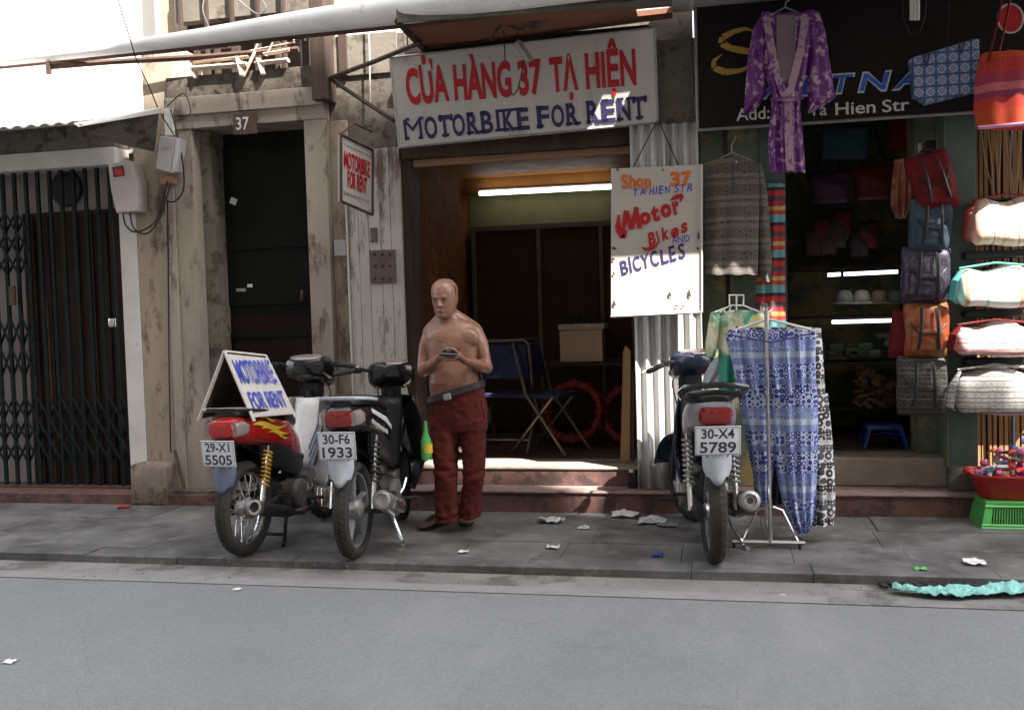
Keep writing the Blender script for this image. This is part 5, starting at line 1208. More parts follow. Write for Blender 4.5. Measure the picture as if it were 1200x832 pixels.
# ============================================================ MOTORBIKES
WB = 1.06; RW = .278
def sec(x, hw, z0, z1, n=20, e=.6, tw=1.0, yo=0):
    "super-elliptic cross-section of a body panel at x"
    r_ = []; zc, hz = (z0+z1)/2, (z1-z0)/2
    for k in range(n):
        t = 2*PI*k/n; c_, s_ = math.cos(t), math.sin(t)
        zz = math.copysign(abs(s_)**e, s_); yy = math.copysign(abs(c_)**e, c_)
        r_.append((x, yo+hw*yy*(1+(tw-1)*(zz+1)/2), zc+hz*zz))
    return r_
def motorbike(label, loc, heading, o):
    t = thing('motorbike', label, 'motorbike', loc, heading)
    T0 = o['tail_z']
    REAR = {'tail_cowl', 'flame_decal', 'white_stripe', 'tick_mark', 'seat', 'tail_lamp', 'side_lens', 'inner_fender', 'mud_flap', 'number_plate', 'plate_bracket', 'plate_characters', 'plate_border', 'grab_rail', 'inner_rail'}
    def bd(mb, name, m, par=t, **k):
        if name in REAR:                         # short rear overhang
            for v in mb.v:
                if v.x < 0: v.x *= .70
        return mb.build(name, m, par, world=False, **k)
    body, trim = o['body'], o['trim']; YC = .0
    def wheel(cx, steer, rear):
        c = Vector((cx, 0, RW)); ax = Vector((-math.sin(steer), math.cos(steer), 0)); fw = Vector((math.cos(steer), math.sin(steer), 0)); up = Vector((0, 0, 1))
        wdt = .046 if rear else .038; rt = RW-.034
        P = lambda a, r, y: c+fw*(math.cos(a)*r)+up*(math.sin(a)*r)+ax*y
        n = 48
        rim = MB(); prof = [(rt-.040, -.022), (rt-.018, -.026), (rt-.016, -.02), (rt-.028, -.012), (rt-.028, .012), (rt-.016, .02), (rt-.018, .026), (rt-.040, .022), (rt-.046, 0)]
        rim.loft([[P(2*PI*i/n, r, y) for r, y in prof] for i in range(n)], closed=True)
        w_ = bd(rim, 'wheel', o['rim'])
        ty = MB(); tp = [(wdt*.62*math.cos(a)*1.0, .034*math.sin(a)) for a in (2*PI*k/14 for k in range(14))]
        tp = []
        for k in range(16):
            a = 2*PI*k/16; tp.append((rt+.034*math.sin(a)*(1.0), wdt*math.cos(a)))
        ty.loft([[P(2*PI*i/n, r, y) for r, y in tp] for i in range(n)], closed=True)
        bd(ty, 'tyre', o['tyre'], w_)
        # tread blocks: raised slanted ribs round the crown
        tr = MB(); nb = 44
        for i in range(nb):
            for s in (-1, 1):
                a0 = 2*PI*(i+(.5 if s > 0 else 0))/nb; da = 2*PI/nb*.55
                q = []
                for (da_, y_, r_) in ((0, s*.006, rt+.0345), (da, s*.006, rt+.0345), (da*1.6, s*wdt*.72, rt+.026), (da*.6, s*wdt*.72, rt+.026)):
                    q.append((a0+da_, y_, r_))
                vs = [P(a, r-.004, y) for a, y, r in q]+[P(a, r+.0025, y) for a, y, r in q]
                tr.add(vs, [(4, 5, 6, 7), (0, 1, 5, 4), (1, 2, 6, 5), (2, 3, 7, 6), (3, 0, 4, 7)])
        stuff(bd(tr, 'tread', o['tyre'], w_, smooth=False))
        hub = MB(); hub.lathe([(.018, -.075), (.03, -.07), (.062, -.045), (.066, -.02), (.055, .0), (.045, .025), (.05, .04), (.03, .06), (.018, .075)], c, ax, 24)
        bd(hub, 'hub', M_ALU, w_)
        if o['spokes']:
            sm = MB()
            for i in range(32):
                a = 2*PI*i/32; s = 1 if i % 2 else -1; off = .35*(1 if (i//2) % 2 else -1)
                sm.tube([P(a+off, .05, s*.03), P(a, rt-.03, s*.004)], .0024, 4)
            stuff(bd(sm, 'spokes', M_CHR, w_))
        else:
            for i in range(5):
                a = 2*PI*i/5+.3; sm = MB(); sm.tube([P(a, .04, 0), P(a+.10, rt*.5, 0), P(a, rt-.03, 0)], [.024, .017, .02], 8, flat=.75); bd(sm, 'cast_spoke', o['rim'], w_)
        return c, ax, fw
    wheel(0, 0, True)
    st = o.get('steer', 0); cf_, axf, fwf = wheel(WB, st, False)
    # swing arm, chain case, shocks
    for s in (-1, 1): bd(MB().tube([(-.03, s*.085, RW), (.20, s*.09, RW+.01), (.42, s*.06, RW+.03)], [.017, .018, .02], 8), 'swing_arm', M_DKALU)
    bd(MB().loft([sec(-.06, .018, .235, .325, yo=.075), sec(.1, .018, .235, .33, yo=.08), sec(.40, .018, .25, .34, yo=.08)]), 'chain_case', M_BLACK)
    for s in (-1, 1):
        a, b = Vector((-.02, s*.125, RW+.01)), Vector((.09, s*.125, T0-.19)); d = b-a
        sh_ = bd(MB().tube([a, a+d*.45], .016, 8).tube([a+d*.4, b], .009, 8), 'shock_absorber', M_CHR)
        Q = []
        f1, f2 = frame_of(d)
        for k in range(0, 9*12+1):
            tt_ = k/(9*12); an = 2*PI*9*tt_; Q.append(a+d*(.32+.60*tt_)+(f1*math.cos(an)+f2*math.sin(an))*.026)
        bd(MB().tube(Q, .0058, 6), 'coil_spring', o['spring'], sh_)
    # frame, engine
    bd(MB().tube([(.02, 0, .66), (.40, 0, .52), (.58, 0, .44), (.80, 0, .50), (.90, 0, .72), (.91, 0, .90)], [.02, .024, .03, .03, .03, .028], 10), 'frame_tube', M_BLACK)
    en = bd(MB().loft([sec(.34, .075, .20, .38), sec(.40, .11, .17, .41), (sec(.55, .115, .16, .40)), sec(.64, .07, .22, .38)]), 'engine', M_DKALU)
    bd(MB().lathe([(.02, 0), (.075, .0), (.085, .015), (.085, .05), (.03, .055)], (.47, -.09, .29), (0, -1, 0), 22), 'engine_cover', M_ALU, en)
    bd(MB().lathe([(.02, 0), (.06, .0), (.07, .015), (.07, .05), (.03, .055)], (.43, .09, .29), (0, 1, 0), 22), 'engine_cover', M_ALU, en)
    cy = MB()
    for i in range(7): cy.rbox((.66+.022*i, 0, .315+.004*i), (.010, .14, .13), .02)
    cy.rbox((.74, 0, .33), (.17, .09, .09), .02); bd(cy, 'cylinder_fins', M_ALU, en)
    bd(MB().rbox((.56, 0, .44), (.12, .08, .08), .02), 'carburettor', M_ALU, en)
    # exhaust on the right-hand side
    if o['exh'] == 'long':
        ex = bd(MB().tube([(.72, -.06, .26), (.66, -.12, .17), (.45, -.14, .16), (.30, -.15, .19)], .014, 8).tube([(.32, -.15, .19), (.22, -.158, .215), (-.10, -.17, .30), (-.17, -.172, .32)], [.02, .036, .042, .040], 16), 'exhaust', M_BLACK)
        e0 = Vector((-.17, -.172, .32)); dx_ = Vector((-.9, 0, .27)).normalized()
        bd(MB().lathe([(.044, -.02), (.046, 0), (.044, .015), (.030, .018), (.027, .0), (.003, -.01)], e0, dx_, 20), 'end_cap', M_CHR, ex)
    else:
        ex = bd(MB().tube([(.72, -.06, .26), (.60, -.11, .17), (.40, -.15, .18), (.30, -.16, .22)], .014, 8).tube([(.33, -.155, .21), (.26, -.165, .24), (.02, -.185, .32), (-.06, -.19, .345)], [.03, .055, .06, .056], 18), 'exhaust', o['exm'])
        e0 = Vector((-.06, -.19, .345)); dx_ = Vector((-.93, -.04, .29)).normalized()
        bd(MB().lathe([(.058, -.02), (.060, 0), (.052, .015), (.036, .02), (.032, .004), (.018, .004), (.016, -.012), (.003, -.012)], e0, dx_, 20), 'end_cap', M_ALU, ex)
        bd(MB().loft([[Vector((x, -.19-.055*math.cos(a)-.012, z+.055*math.sin(a))) for a in (-.9, -.45, 0, .45, .9)] + [Vector((x, -.19-.048*math.cos(a)-.008, z+.048*math.sin(a))) for a in (.9, .45, 0, -.45, -.9)] for x, z in ((.22, .255), (.12, .285), (.0, .325))]), 'heat_shield', M_CHR, ex)
    # stand
    if o['stand'] == 'centre':
        for s in (-1, 1): bd(MB().tube([(.36, s*.08, .20), (.24, s*.12, .02), (.19, s*.14, .012)], .013, 7), 'centre_stand_leg', M_BLACK)
        bd(MB().tube([(.27, -.11, .06), (.27, .11, .06)], .01, 6), 'stand_crossbar', M_BLACK)
    else:
        bd(MB().tube([(.38, -.10, .22), (.30, -.20, .03), (.27, -.215, .012), (.24, -.22, .012)], [.012, .011, .012, .014], 7), 'side_stand', M_CHR)
    for s in (-1, 1):
        fp = bd(MB().tube([(.52, s*.10, .24), (.52, s*.26, .25)], .012, 7), 'foot_peg', M_RUB)
        bd(MB().tube([(.22, s*.11, .33), (.20, s*.20, .34)], .011, 7), 'rear_foot_peg', M_RUB)
    bd(MB().tube([(.50, -.12, .25), (.56, -.15, .30), (.60, -.16, .36)], .009, 6), 'kick_lever', M_CHR)
    # tail cowl
    T = o['tail_z']
    tail = MB().loft([sec(-.31, .035, T-.10, T-.015), sec(-.28, .085, T-.135, T), sec(-.18, .115, T-.15, T+.012), sec(0, .125, T-.17, T+.01), sec(.20, .128, T-.22, T-.01), sec(.38, .12, T-.28, T-.05), sec(.55, .085, T-.34, T-.15), sec(.64, .05, T-.36, T-.24)])
    tail_o = bd(tail, 'tail_cowl', body)
    for s in (-1, 1):
        if o.get('decal') == 'flame':
            for (za, zb_, xa, xb_, th_) in ((-.045, -.10, -.12, .36, .018), (-.075, -.15, .00, .40, .013), (-.02, -.04, .0, .22, .010), (-.11, -.18, .08, .40, .008)):
                mb = MB(); N = 14; q1, q2 = [], []
                for k in range(N+1):
                    u = k/N; x = xa+(xb_-xa)*u; z = T+za+(zb_-za)*u+.014*math.sin(u*7); w_ = th_*math.sin(PI*min(1, u*1.1+.02))*(1-.3*u)
                    y = s*(.1285 if x < .3 else .1285-(x-.3)*.10)
                    if x < 0: y = s*(.1285+x*.03)
                    q1.append((x, y, z-w_)); q2.append((x, y, z+w_))
                for k in range(N): mb.add([q1[k], q1[k+1], q2[k+1], q2[k]], [(0, 1, 2, 3)])
                bd(mb, 'flame_decal', M_YELD, tail_o, smooth=False)
        elif o.get('decal') == 'white':
            mb = MB(); mb.prism([(-.02, s*.1275, T-.02), (.30, s*.127, T-.105), (.44, s*.118, T-.17), (.46, s*.114, T-.20), (.28, s*.126, T-.13), (.0, s*.1275, T-.045)], (0, s*.003, 0)); bd(mb, 'white_stripe', M_WHD, tail_o, smooth=False)
            for k in range(12):
                x = .0+.028*k; z = T-.085-x*.33
                bd(MB().prism([(x, s*.1285, z), (x+.014, s*.1285, z-.004), (x+.008, s*.1285, z-.026), (x-.004, s*.1285, z-.022)], (0, s*.002, 0)), 'tick_mark', M_WHD, tail_o, smooth=False)
    # under-seat side covers
    for s in (-1, 1):
        bd(MB().loft([sec(.06, .012, T-.30, T-.18, yo=s*.09), sec(.25, .022, T-.36, T-.19, yo=s*.10), sec(.48, .02, T-.44, T-.28, yo=s*.09), sec(.60, .01, T-.42, T-.32, yo=s*.07)]), 'side_cover', trim)
    seat = MB().loft([sec(-.22, .06, T+.005, T+.035), sec(-.16, .11, T, T+.055), sec(.0, .125, T-.005, T+.06), sec(.22, .12, T-.03, T+.035), sec(.40, .105, T-.07, T-.005), sec(.56, .06, T-.12, T-.04), sec(.62, .03, T-.13, T-.07)])
    bd(seat, 'seat', M_SEAT)
    # tail lamp with rear signals
    tl = bd(MB().loft([sec(-.335, .03, T-.085, T-.03), sec(-.325, .075, T-.105, T-.015), sec(-.28, .09, T-.12, T-.01)]), 'tail_lamp', o.get('taill', M_TAIL))
    if o.get('lensside'):
        for s in (-1, 1): bd(MB().loft([sec(-.315, .018, T-.10, T-.02, yo=s*.085), sec(-.25, .022, T-.10, T-.01, yo=s*.103), sec(-.18, .01, T-.085, T-.03, yo=s*.118)]), 'side_lens', M_LENS)
    # rear fender, plate
    PZ = o['plate_z']
    bd(MB().loft([sec(-.20, .06, T-.16, T-.13), sec(-.30, .062, PZ-.03, PZ+.08), sec(-.325, .06, PZ-.10, PZ-.04)]), 'inner_fender', M_BLACK)
    fl = MB(); 
    def flap(u, v):
        y = -.075+.15*u; k = 1-.38*max(0, v-.45)/.55; z = PZ-.065-.17*v; x = -.33-.02*math.cos((u-.5)*PI)-.03*v+(.02 if v > .9 else 0)
        return (x+.05*(2*u-1)**2, y*k, z+(.045*(2*u-1)**2 if v > .8 else 0))
    bd(fl.sheet(flap, 12, 8), 'mud_flap', o['flap'], solid=.004)
    pc = Vector((-.372, 0, PZ)); tiltp = Matrix.Rotation(R(-10), 3, 'Y')
    pw, ph = o.get('plate', (.21, .145))
    plt = bd(MB().rbox(pc, (.006, pw, ph), .003, tiltp), 'number_plate', M_PLATE, bevel=0)
    bd(MB().rbox(pc+Vector((.03, 0, .02)), (.06, .08, .05), .01), 'plate_bracket', M_BLACK, plt)
    rt_ = Vector((0, -1, 0)); up_ = tiltp @ Vector((0, 0, 1)); nb_ = tiltp @ Vector((-1, 0, 0))
    tx = MB(); l1, l2 = o['num']
    tx.text(l1, pc+nb_*.0045-rt_*pw*.36+up_*ph*.09, rt_, up_, pw*.72, ph*.34, .022, 0, 0)
    tx.text(l2, pc+nb_*.0045-rt_*pw*.40-up_*ph*.40, rt_, up_, pw*.80, ph*.38, .022, 0, 0)
    bd(tx, 'plate_characters', M_INK, plt, smooth=False)
    fr = MB(); cs_ = [pc+nb_*.004+rt_*sx*pw*.48+up_*sz*ph*.47 for sx, sz in ((-1, -1), (1, -1), (1, 1), (-1, 1))]; fr.tube(cs_, .002, 4, closed=True); bd(fr, 'plate_border', M_INK, plt)
    # grab rail
    g = o['rail']
    if g == 'thick':
        bd(MB().tube([(.18, .135, T+.0), (-.10, .17, T+.05), (-.28, .16, T+.085), (-.36, .10, T+.10), (-.385, 0, T+.105), (-.36, -.10, T+.10), (-.28, -.16, T+.085), (-.10, -.17, T+.05), (.18, -.135, T)], .017, 10), 'grab_rail', M_GLOSSB)
        bd(MB().tube([(-.1, .15, T+.02), (-.30, .13, T+.05), (-.345, 0, T+.065), (-.30, -.13, T+.05), (-.1, -.15, T+.02)], .012, 8), 'inner_rail', M_BLACK)
    elif g == 'thin':
        bd(MB().tube([(.1, .13, T+.02), (-.16, .14, T+.045), (-.30, .09, T+.055), (-.33, 0, T+.057), (-.30, -.09, T+.055), (-.16, -.14, T+.045), (.1, -.13, T+.02)], .010, 8), 'grab_rail', o.get('railm', M_CHR))
    # leg shield, steering head, fork
    def shield(u, v):
        s_ = 2*u-1; hw = (.11+.11*math.sin(PI*(.12+.80*v)))*o.get('shw', 1.0); z = .26+.60*v
        x = .80+.13*v-.02*math.cos(v*3)+.05-(.11+.06*v)*abs(s_)**1.7+.03
        return (x, s_*hw, z)
    bd(MB().sheet(shield, 16, 14), 'leg_shield', o['shield'], solid=.012)
    def inner(u, v):
        s_ = 2*u-1; hw = .085; z = .40+.46*v; return (.74+.13*v-.045*math.cos(s_*1.4), s_*hw, z)
    bd(MB().sheet(inner, 8, 8), 'centre_cover', o['inner'], solid=.01)
    if o.get('inner2'):
        for k in range(4):
            z = .42+.05*k; bd(MB().prism([(.60+.0*k, -.1255+.02*k*0, z-.03), (.78, -.105, z+.10), (.78, -.105, z+.125), (.60, -.1255, z-.005)], (0, -.006, 0)), 'shield_stripe', M_SLATEP, smooth=False)
    H = o['head_z']
    rot = Matrix.Rotation(st, 3, 'Z'); piv = Vector((.92, 0, 0))
    def S_(x, y, z): return piv+rot @ (Vector((x, y, z))-piv)
    for s in (-1, 1):
        bd(MB().tube([S_(WB, s*.075, RW), S_(WB-.045, s*.075, RW+.28), S_(WB-.08, s*.06, RW+.42)], [.018, .018, .014], 10), 'fork_leg', M_BLACK)
    ff = MB()
    def fend(u, v):
        a = R(12+130*u); s_ = 2*v-1; r_ = RW+.035-.02*abs(s_)**2.2
        p = Vector((math.cos(a)*r_, s_*.058, math.sin(a)*r_+RW)); return S_(WB+p.x, p.y, p.z)
    bd(ff.sheet(fend, 18, 8), 'front_fender', o['body2'], solid=.005)
    cs = o.get('cs', 1.0)
    def hsec(x, hw, z0, z1, **k):
        return sec(.93+(x-.93)*cs, hw*cs, H+(z0-H)*cs, H+(z1-H)*cs, **k)
    hb_ = MB().loft([[S_(*p) for p in hsec(.83, .05, H-.02, H+.035)], [S_(*p) for p in hsec(.86, .10, H-.055, H+.055)], [S_(*p) for p in hsec(.93, .12, H-.085, H+.06)], [S_(*p) for p in hsec(1.0, .10, H-.10, H+.03)], [S_(*p) for p in hsec(1.04, .05, H-.08, H-.01)]])
    hd = bd(hb_, 'handlebar_cowl', o['cowl'])
    bd(MB().ell(S_(.93-.055*cs, 0, H+.052*cs), (.045*cs, .085*cs, .014), Matrix.Rotation(R(-15), 3, 'Y')), 'instrument_glass', M_LENS, hd)
    bd(MB().loft([[S_(*p) for p in sec(.90, .06, H-.22, H-.05)], [S_(*p) for p in sec(.98, .065, H-.22, H-.06)]]), 'steering_neck', M_BLACK)
    bd(MB().ell(S_(1.03, 0, H-.035), (.035, .075, .045)), 'head_lamp', M_LENS)
    dr = o.get('drop', .0)
    for s in (-1, 1):
        bar = bd(MB().tube([S_(.92, s*.06, H-.01), S_(.90, s*.20, H+.025-dr*.3), S_(.83, s*.26, H+.02-dr*.6), S_(.79, s*.36, H+.01-dr)], .011, 8), 'handlebar', M_BLACK)
        bd(MB().tube([S_(.825, s*.265, H+.02-dr*.6), S_(.785, s*.375, H+.01-dr), S_(.78, s*.39, H+.008-dr)], [.0165, .0165, .013], 10), 'grip', M_RUB, bar)
        bd(MB().tube([S_(.87, s*.21, H+.02-dr*.4), S_(.885, s*.30, H+.005-dr*.6), S_(.87, s*.38, H-.005-dr)], [.007, .006, .008], 6), 'brake_lever', M_CHR, bar)
        bd(MB().rbox(S_(.855, s*.225, H+.022-dr*.4), (.05, .05, .04), .012), 'switch_block', M_BLACK, bar)
    if o.get('mirrors'):
        for s in (-1, 1): bd(MB().tube([S_(.87, s*.20, H+.02), S_(.84, s*.24, H+.13), S_(.83, s*.27, H+.16)], .006, 6), 'mirror_stem', M_CHR)
    for (a, b, c_) in (((.88, .1, H), (1.0, .12, H-.15), (.93, .06, .60)), ((.88, -.1, H), (1.01, -.10, H-.18), (.92, -.05, .58))):
        bd(MB().tube([a, b, c_], .005, 5), 'control_cable', M_CABLE)
    return t
base_o = dict(rim=M_CHR, tyre=M_RUBD, spokes=True, spring=M_YEL, exh='long', stand='centre', tail_z=.80, plate_z=.575, flap=M_SLATEP, rail='thin', railm=M_BLACK, num=('29-X1', '5505'),
              body=M_GLOSSR, trim=M_BLACK, body2=M_GLOSSR, shield=M_WHD, inner=M_BLACK, cowl=M_GLOSSB, head_z=1.03, decal='flame', lensside=True, inner2=True, plate=(.215, .155))
motorbike('red and black motorbike with yellow flame decal, plate 29-X1 5505, carrying the tent-shaped sign', (-2.82, 5.33, 0), R(87), dict(base_o, taill=M_GLOSSR, inner=M_WHD, cs=1.4, tail_z=.83, plate_z=.64, head_z=1.06))
o2 = dict(base_o, rim=M_GREYP, spokes=False, spring=M_DKALU, exh='short', exm=M_ALU, stand='side', body=M_GLOSSB, body2=M_GLOSSB, shield=M_GLOSSB, inner=M_BLACK, cowl=M_GLOSSB, decal='white',
          flap=M_SILVP, railm=M_SILVP, num=('30-F6', '1933'), lensside=True, inner2=False, shw=1.15, cs=1.3, steer=R(22), head_z=1.02, plate=(.215, .16), tail_z=.89, plate_z=.685)
motorbike('black motorbike with white side stripe, plate 30-F6 1933, parked next to the shirtless man', (-2.13, 5.33, 0), R(94), o2)
o3 = dict(base_o, rim=M_GREYP, spokes=False, spring=M_GREYM, exh='short', exm=M_DKALU, stand='side', body=M_GREYP, body2=M_DBLUE, shield=M_DBLUE, inner=M_BLACK, cowl=M_DBLUE, decal=None,
          flap=M_SILVP, rail='thick', num=('30-X4', '5789'), lensside=False, inner2=False, head_z=1.05, plate=(.235, .155), tail_z=.885, plate_z=.70, steer=R(24), drop=.05, shw=.6, cs=1.2)
motorbike('dark grey motorbike with thick black tail rail, plate 30-X4 5789, parked by the clothes rack', (-.085, 5.42, 0), R(98), o3)

# tent-shaped sign standing on the first motorbike
ts = thing('tent_sign', 'white tent-shaped board sign MOTORBIKE FOR RENT standing on the red motorbike seat', 'sign', (-2.9, 5.4, .85))
yn, yf = 5.20, 5.66
aN = at(263, 412, yn); aF = at(311, 417, yf)
bN = at(296, 489, yn); bF = at(344, 485, yf)
cN = at(234, 490, yn); cF = at(287, 478, yf)
nr = (aF-aN).cross(bN-aN).normalized()
if nr.x < 0: nr = -nr
nl = (aF-aN).cross(cN-aN).normalized()
if nl.x > 0: nl = -nl
MB().prism([aN, aF, bF, bN], -nr*.012).build('lettered_board', M_SIGNW, ts, smooth=False, bevel=.002)
MB().prism([aN, aF, cF, cN], -nl*.010).build('shade_dark_rear', M_TIMB, ts, smooth=False)  # dark timber colour stands in for the shadow inside the tent
for a, b in ((aN, bN+(bN-aN)*.06), (aF, bF+(bF-aF)*.06), (aN, cN+(cN-aN)*.04), (aF, cF)): MB().tube([a, b], .012, 4).build('side_strip', M_SIGNH, ts)
MB().tube([aN, aF], .010, 6).build('ridge_strip', M_SIGNH, ts)
MB().tube([cN.lerp(aN, .12), bN.lerp(aN, .12)], .012, 4).build('cross_strip', M_SIGNH, ts)
rt = (aF-aN); 
def on(u, v): return bN.lerp(bF, u)+(aN.lerp(aF, u)-bN.lerp(bF, u))*v+nr*.002
ups = (aN-bN)
MB().text('MOTORBIKE', on(.07, .52), bF-bN, ups, rt.length*.86, ups.length*.37, .018).build('blue_lettering', M_BLUEP, ts, smooth=False)
MB().text('FOR RENT', on(.10, .13), bF-bN, ups, rt.length*.84, ups.length*.26, .02).build('blue_lettering', M_BLUEP, ts, smooth=False)
# water bottle bag hanging on the second motorbike
wbg = thing('drinks_bottle', 'green and yellow bottle in a clear bag hanging beside the black motorbike', 'bottle', at(501, 540, 5.9))
Y = 5.9
MB().lathe([(.008, .24), (.012, .20), (.014, .17), (.032, .12), (.034, .02), (.03, 0), (.005, 0)], at(500, 538, Y), (0, 0, 1), 14).build('bottle', M_GRNPL, wbg)
MB().lathe([(.0345, .10), (.0345, .04)], at(501, 538, Y), (0, 0, 1), 14, cap=False).build('label_band', M_YELD, wbg)
# grey plastic bag over the third bike's handlebar
gb = garment('grey_plastic_bag', M_SILVP, [(416, 842, 866), (426, 832, 870), (440, 825, 868), (452, 822, 850)], 6.12, .06, None, 3, .012)
tag(gb, 'grey plastic cover draped over the handlebar beside the blue trousers', 'cover')

# ============================================================ THE MAN
def man():
    SC = 1.0
    base = Vector((-1.755, 6.02, 0))
    t = thing('person', 'shirtless bald man in rust red corduroy trousers looking down at the phone in his hands', 'person', base)
    def P(px, py, dy=0.0): return at(px, py, base.y+dy)
    mb = MB()
    def L(pts, rad, seg=16, flat=1.0): mb.tube(pts, rad, seg, flat=flat)
    def ring(c, rx, ry, rot=0, n=28, e=.85):
        r_ = []
        for k in range(n):
            a = 2*PI*k/n; x = math.copysign(abs(math.cos(a))**e, math.cos(a))*rx; y = math.copysign(abs(math.sin(a))**e, math.sin(a))*ry
            r_.append(Vector(c)+Vector((x*math.cos(rot)-y*math.sin(rot), x*math.sin(rot)+y*math.cos(rot), 0)))
        return r_
    # torso rings: (row, centre column, half width px, half depth m, depth shift)
    T = [(505, 538, 22, .08, .01), (480, 536, 31, .10, .0), (462, 534, 31, .112, -.01), (448, 532, 30.5, .122, -.02), (435, 532, 30, .118, -.02), (420, 532, 30.5, .108, -.01), (405, 531, 32, .110, -.005), (394, 530, 34, .105, .0), (385, 530, 35, .092, .01), (379, 529, 30, .075, .015), (374, 527, 19, .060, .02), (369, 525, 11.5, .052, .015), (362, 524, 10.5, .052, .005), (352, 523, 10.5, .05, .0)]
    rings = []
    T = [(a, 531+(b-531)*1.0, c_*.94, d, e) for a, b, c_, d, e in T]
    for (py, cx, hw, hd, dy) in T:
        c = P(cx, py, dy); hx = P(cx+hw, py, dy).x-c.x; rings.append(ring(c, hx, hd))
    mb.loft(rings)
    # chest and belly swellings
    for s in (-1, 1): mb.ell(P(531+s*15, 396, -.052), (.088, .046, .066), nu=16, nv=10)
    mb.tube([P(528, 383, -.048), P(514, 385, -.040), P(504, 386, -.01)], [.010, .009, .008], 8); mb.tube([P(534, 383, -.048), P(548, 385, -.040), P(558, 386, -.01)], [.010, .009, .008], 8)      # collar bones
    mb.ell(P(531, 444, -.055), (.105, .085, .095), nu=18, nv=12)
    for s in (-1, 1): mb.tube([P(526+s*5, 368, .03), P(529+s*17, 378, .025), P(531+s*27, 387, .015)], [.038, .040, .044], 12)      # shoulders to neck
    # arms
    sL, sR = P(504, 391, .01), P(558, 391, .01)
    eL, eR = P(495, 434, -.04), P(570, 430, -.03)
    wL, wR = P(516, 419, -.23), P(543, 422, -.235)
    for sh_, el, wr in ((sL, eL, wL), (sR, eR, wR)):
        mb.ell(sh_, (.050, .055, .058), nu=14, nv=10)
        m1 = sh_.lerp(el, .35); out = Vector((-.010 if sh_ is sL else .010, 0, 0))
        L([sh_, m1+out, sh_.lerp(el, .7)+out*.5, el], [.048, .048, .041, .035])
        mb.ell(el+Vector((0, .01, -.005)), (.039, .040, .040), nu=12, nv=8)
        L([el, el.lerp(wr, .3)+Vector((0, .0, -.006)), el.lerp(wr, .7), wr], [.035, .038, .030, .024])
    # hands: palms, five fingers and a thumb-side root each; the phone lies between them
    ph = P(527, 412, -.295)
    for sgn, wr in ((-1, wL), (1, wR)):
        palm = ph+Vector((sgn*.040, .012, -.022))
        L([wr, wr.lerp(palm, .5), palm], [.025, .030, .030], 14, .72)
        mb.ell(palm, (.034, .030, .024), nu=12, nv=8)
        for k in range(4):
            ln = (.9, 1.0, .95, .78)[k]
            p0 = palm+Vector((sgn*.008, -.018+.016*k, -.012)); p1 = p0+Vector((-sgn*.030*ln, -.006, -.020)); p2 = p1+Vector((-sgn*.022*ln, -.004, .004)); p3 = p2+Vector((-sgn*.010*ln, -.002, .014))
            L([p0, p1, p2, p3], [.0105, .0095, .0088, .0070], 8)
        q0 = palm+Vector((sgn*.012, -.016, .012)); q1 = q0+Vector((-sgn*.012, -.016, .020)); q2 = q1+Vector((-sgn*.024, -.006, .010)); q3 = q2+Vector((-sgn*.014, .004, -.002))
        L([q0, q1, q2, q3], [.0125, .0115, .0105, .0080], 8)
    # head, tipped forward and a little to his right
    hc = P(521, 349.5, -.025)
    hr = Matrix.Rotation(R(-6), 3, 'Z') @ Matrix.Rotation(R(11), 3, 'X')      # tips the face down
    def HP(x, y, z): return hc+hr @ Vector((x, y, z))
    rows = [(-.118, .030, .034, -.052), (-.108, .042, .048, -.040), (-.090, .054, .066, -.026), (-.068, .062, .080, -.012), (-.040, .068, .088, -.004), (-.010, .0715, .092, .0), (.025, .0735, .095, .002), (.055, .0735, .094, .004), (.082, .067, .085, .006), (.102, .054, .068, .008), (.116, .034, .044, .010), (.122, .012, .016, .012)]
    rings = []
    for z, rx, ry, yo in rows:
        r_ = []
        for k in range(28):
            a = 2*PI*k/28; x = math.cos(a)*rx*1.13; y = math.sin(a)*ry+yo
            if y < 0: x *= 1-.10*min(1, (-y)/.09)
            r_.append(HP(x, y, z))
        rings.append(r_)
    mb.loft(rings)
    mb.ell(HP(0, -.088, .022), (.052, .010, .010), hr, 12, 6)       # brow
    L([HP(0, -.088, .012), HP(0, -.100, -.012), HP(0, -.108, -.028), HP(0, -.098, -.036)], [.008, .010, .013, .008], 8)
    for s in (-1, 1):
        mb.ell(HP(s*.011, -.096, -.030), (.008, .010, .007), hr, 8, 6)
        mb.ell(HP(s*.080, .006, -.008), (.008, .020, .030), hr @ Matrix.Rotation(R(8*s), 3, 'Z'), 10, 8)  # ears
    mb.ell(HP(0, -.090, -.062), (.026, .013, .010), hr, 12, 6)
    mb.ell(HP(0, -.082, -.094), (.026, .018, .016), hr, 12, 6)
    # legs under the trousers, feet
    hips = (P(523, 478, 0), P(551, 478, .0)); knees = (P(523, 546, -.03), P(553, 546, .02)); ank = (P(526, 604, .0), P(549, 602, .06))
    for h, k_, a_ in zip(hips, knees, ank): L([h, h.lerp(k_, .5), k_, k_.lerp(a_, .4), a_, a_+Vector((0, 0, -.04))], [.085, .070, .052, .052, .036, .035], 14)
    src = bpy.data.meshes.new('body_src'); src.from_pydata([tuple(v-base) for v in mb.v], [], mb.f)
    so_ = bpy.data.objects.new('body_tmp', src); C.objects.link(so_)
    md = so_.modifiers.new('r', 'REMESH'); md.mode = 'VOXEL'; md.voxel_size = .0062; md.use_smooth_shade = True
    m2_ = so_.modifiers.new('s', 'SMOOTH'); m2_.factor = .5; m2_.iterations = 6
    dg = bpy.context.evaluated_depsgraph_get(); me = bpy.data.meshes.new_from_object(so_.evaluated_get(dg))
    bpy.data.objects.remove(so_); me.materials.clear(); me.materials.append(M_SKIN)
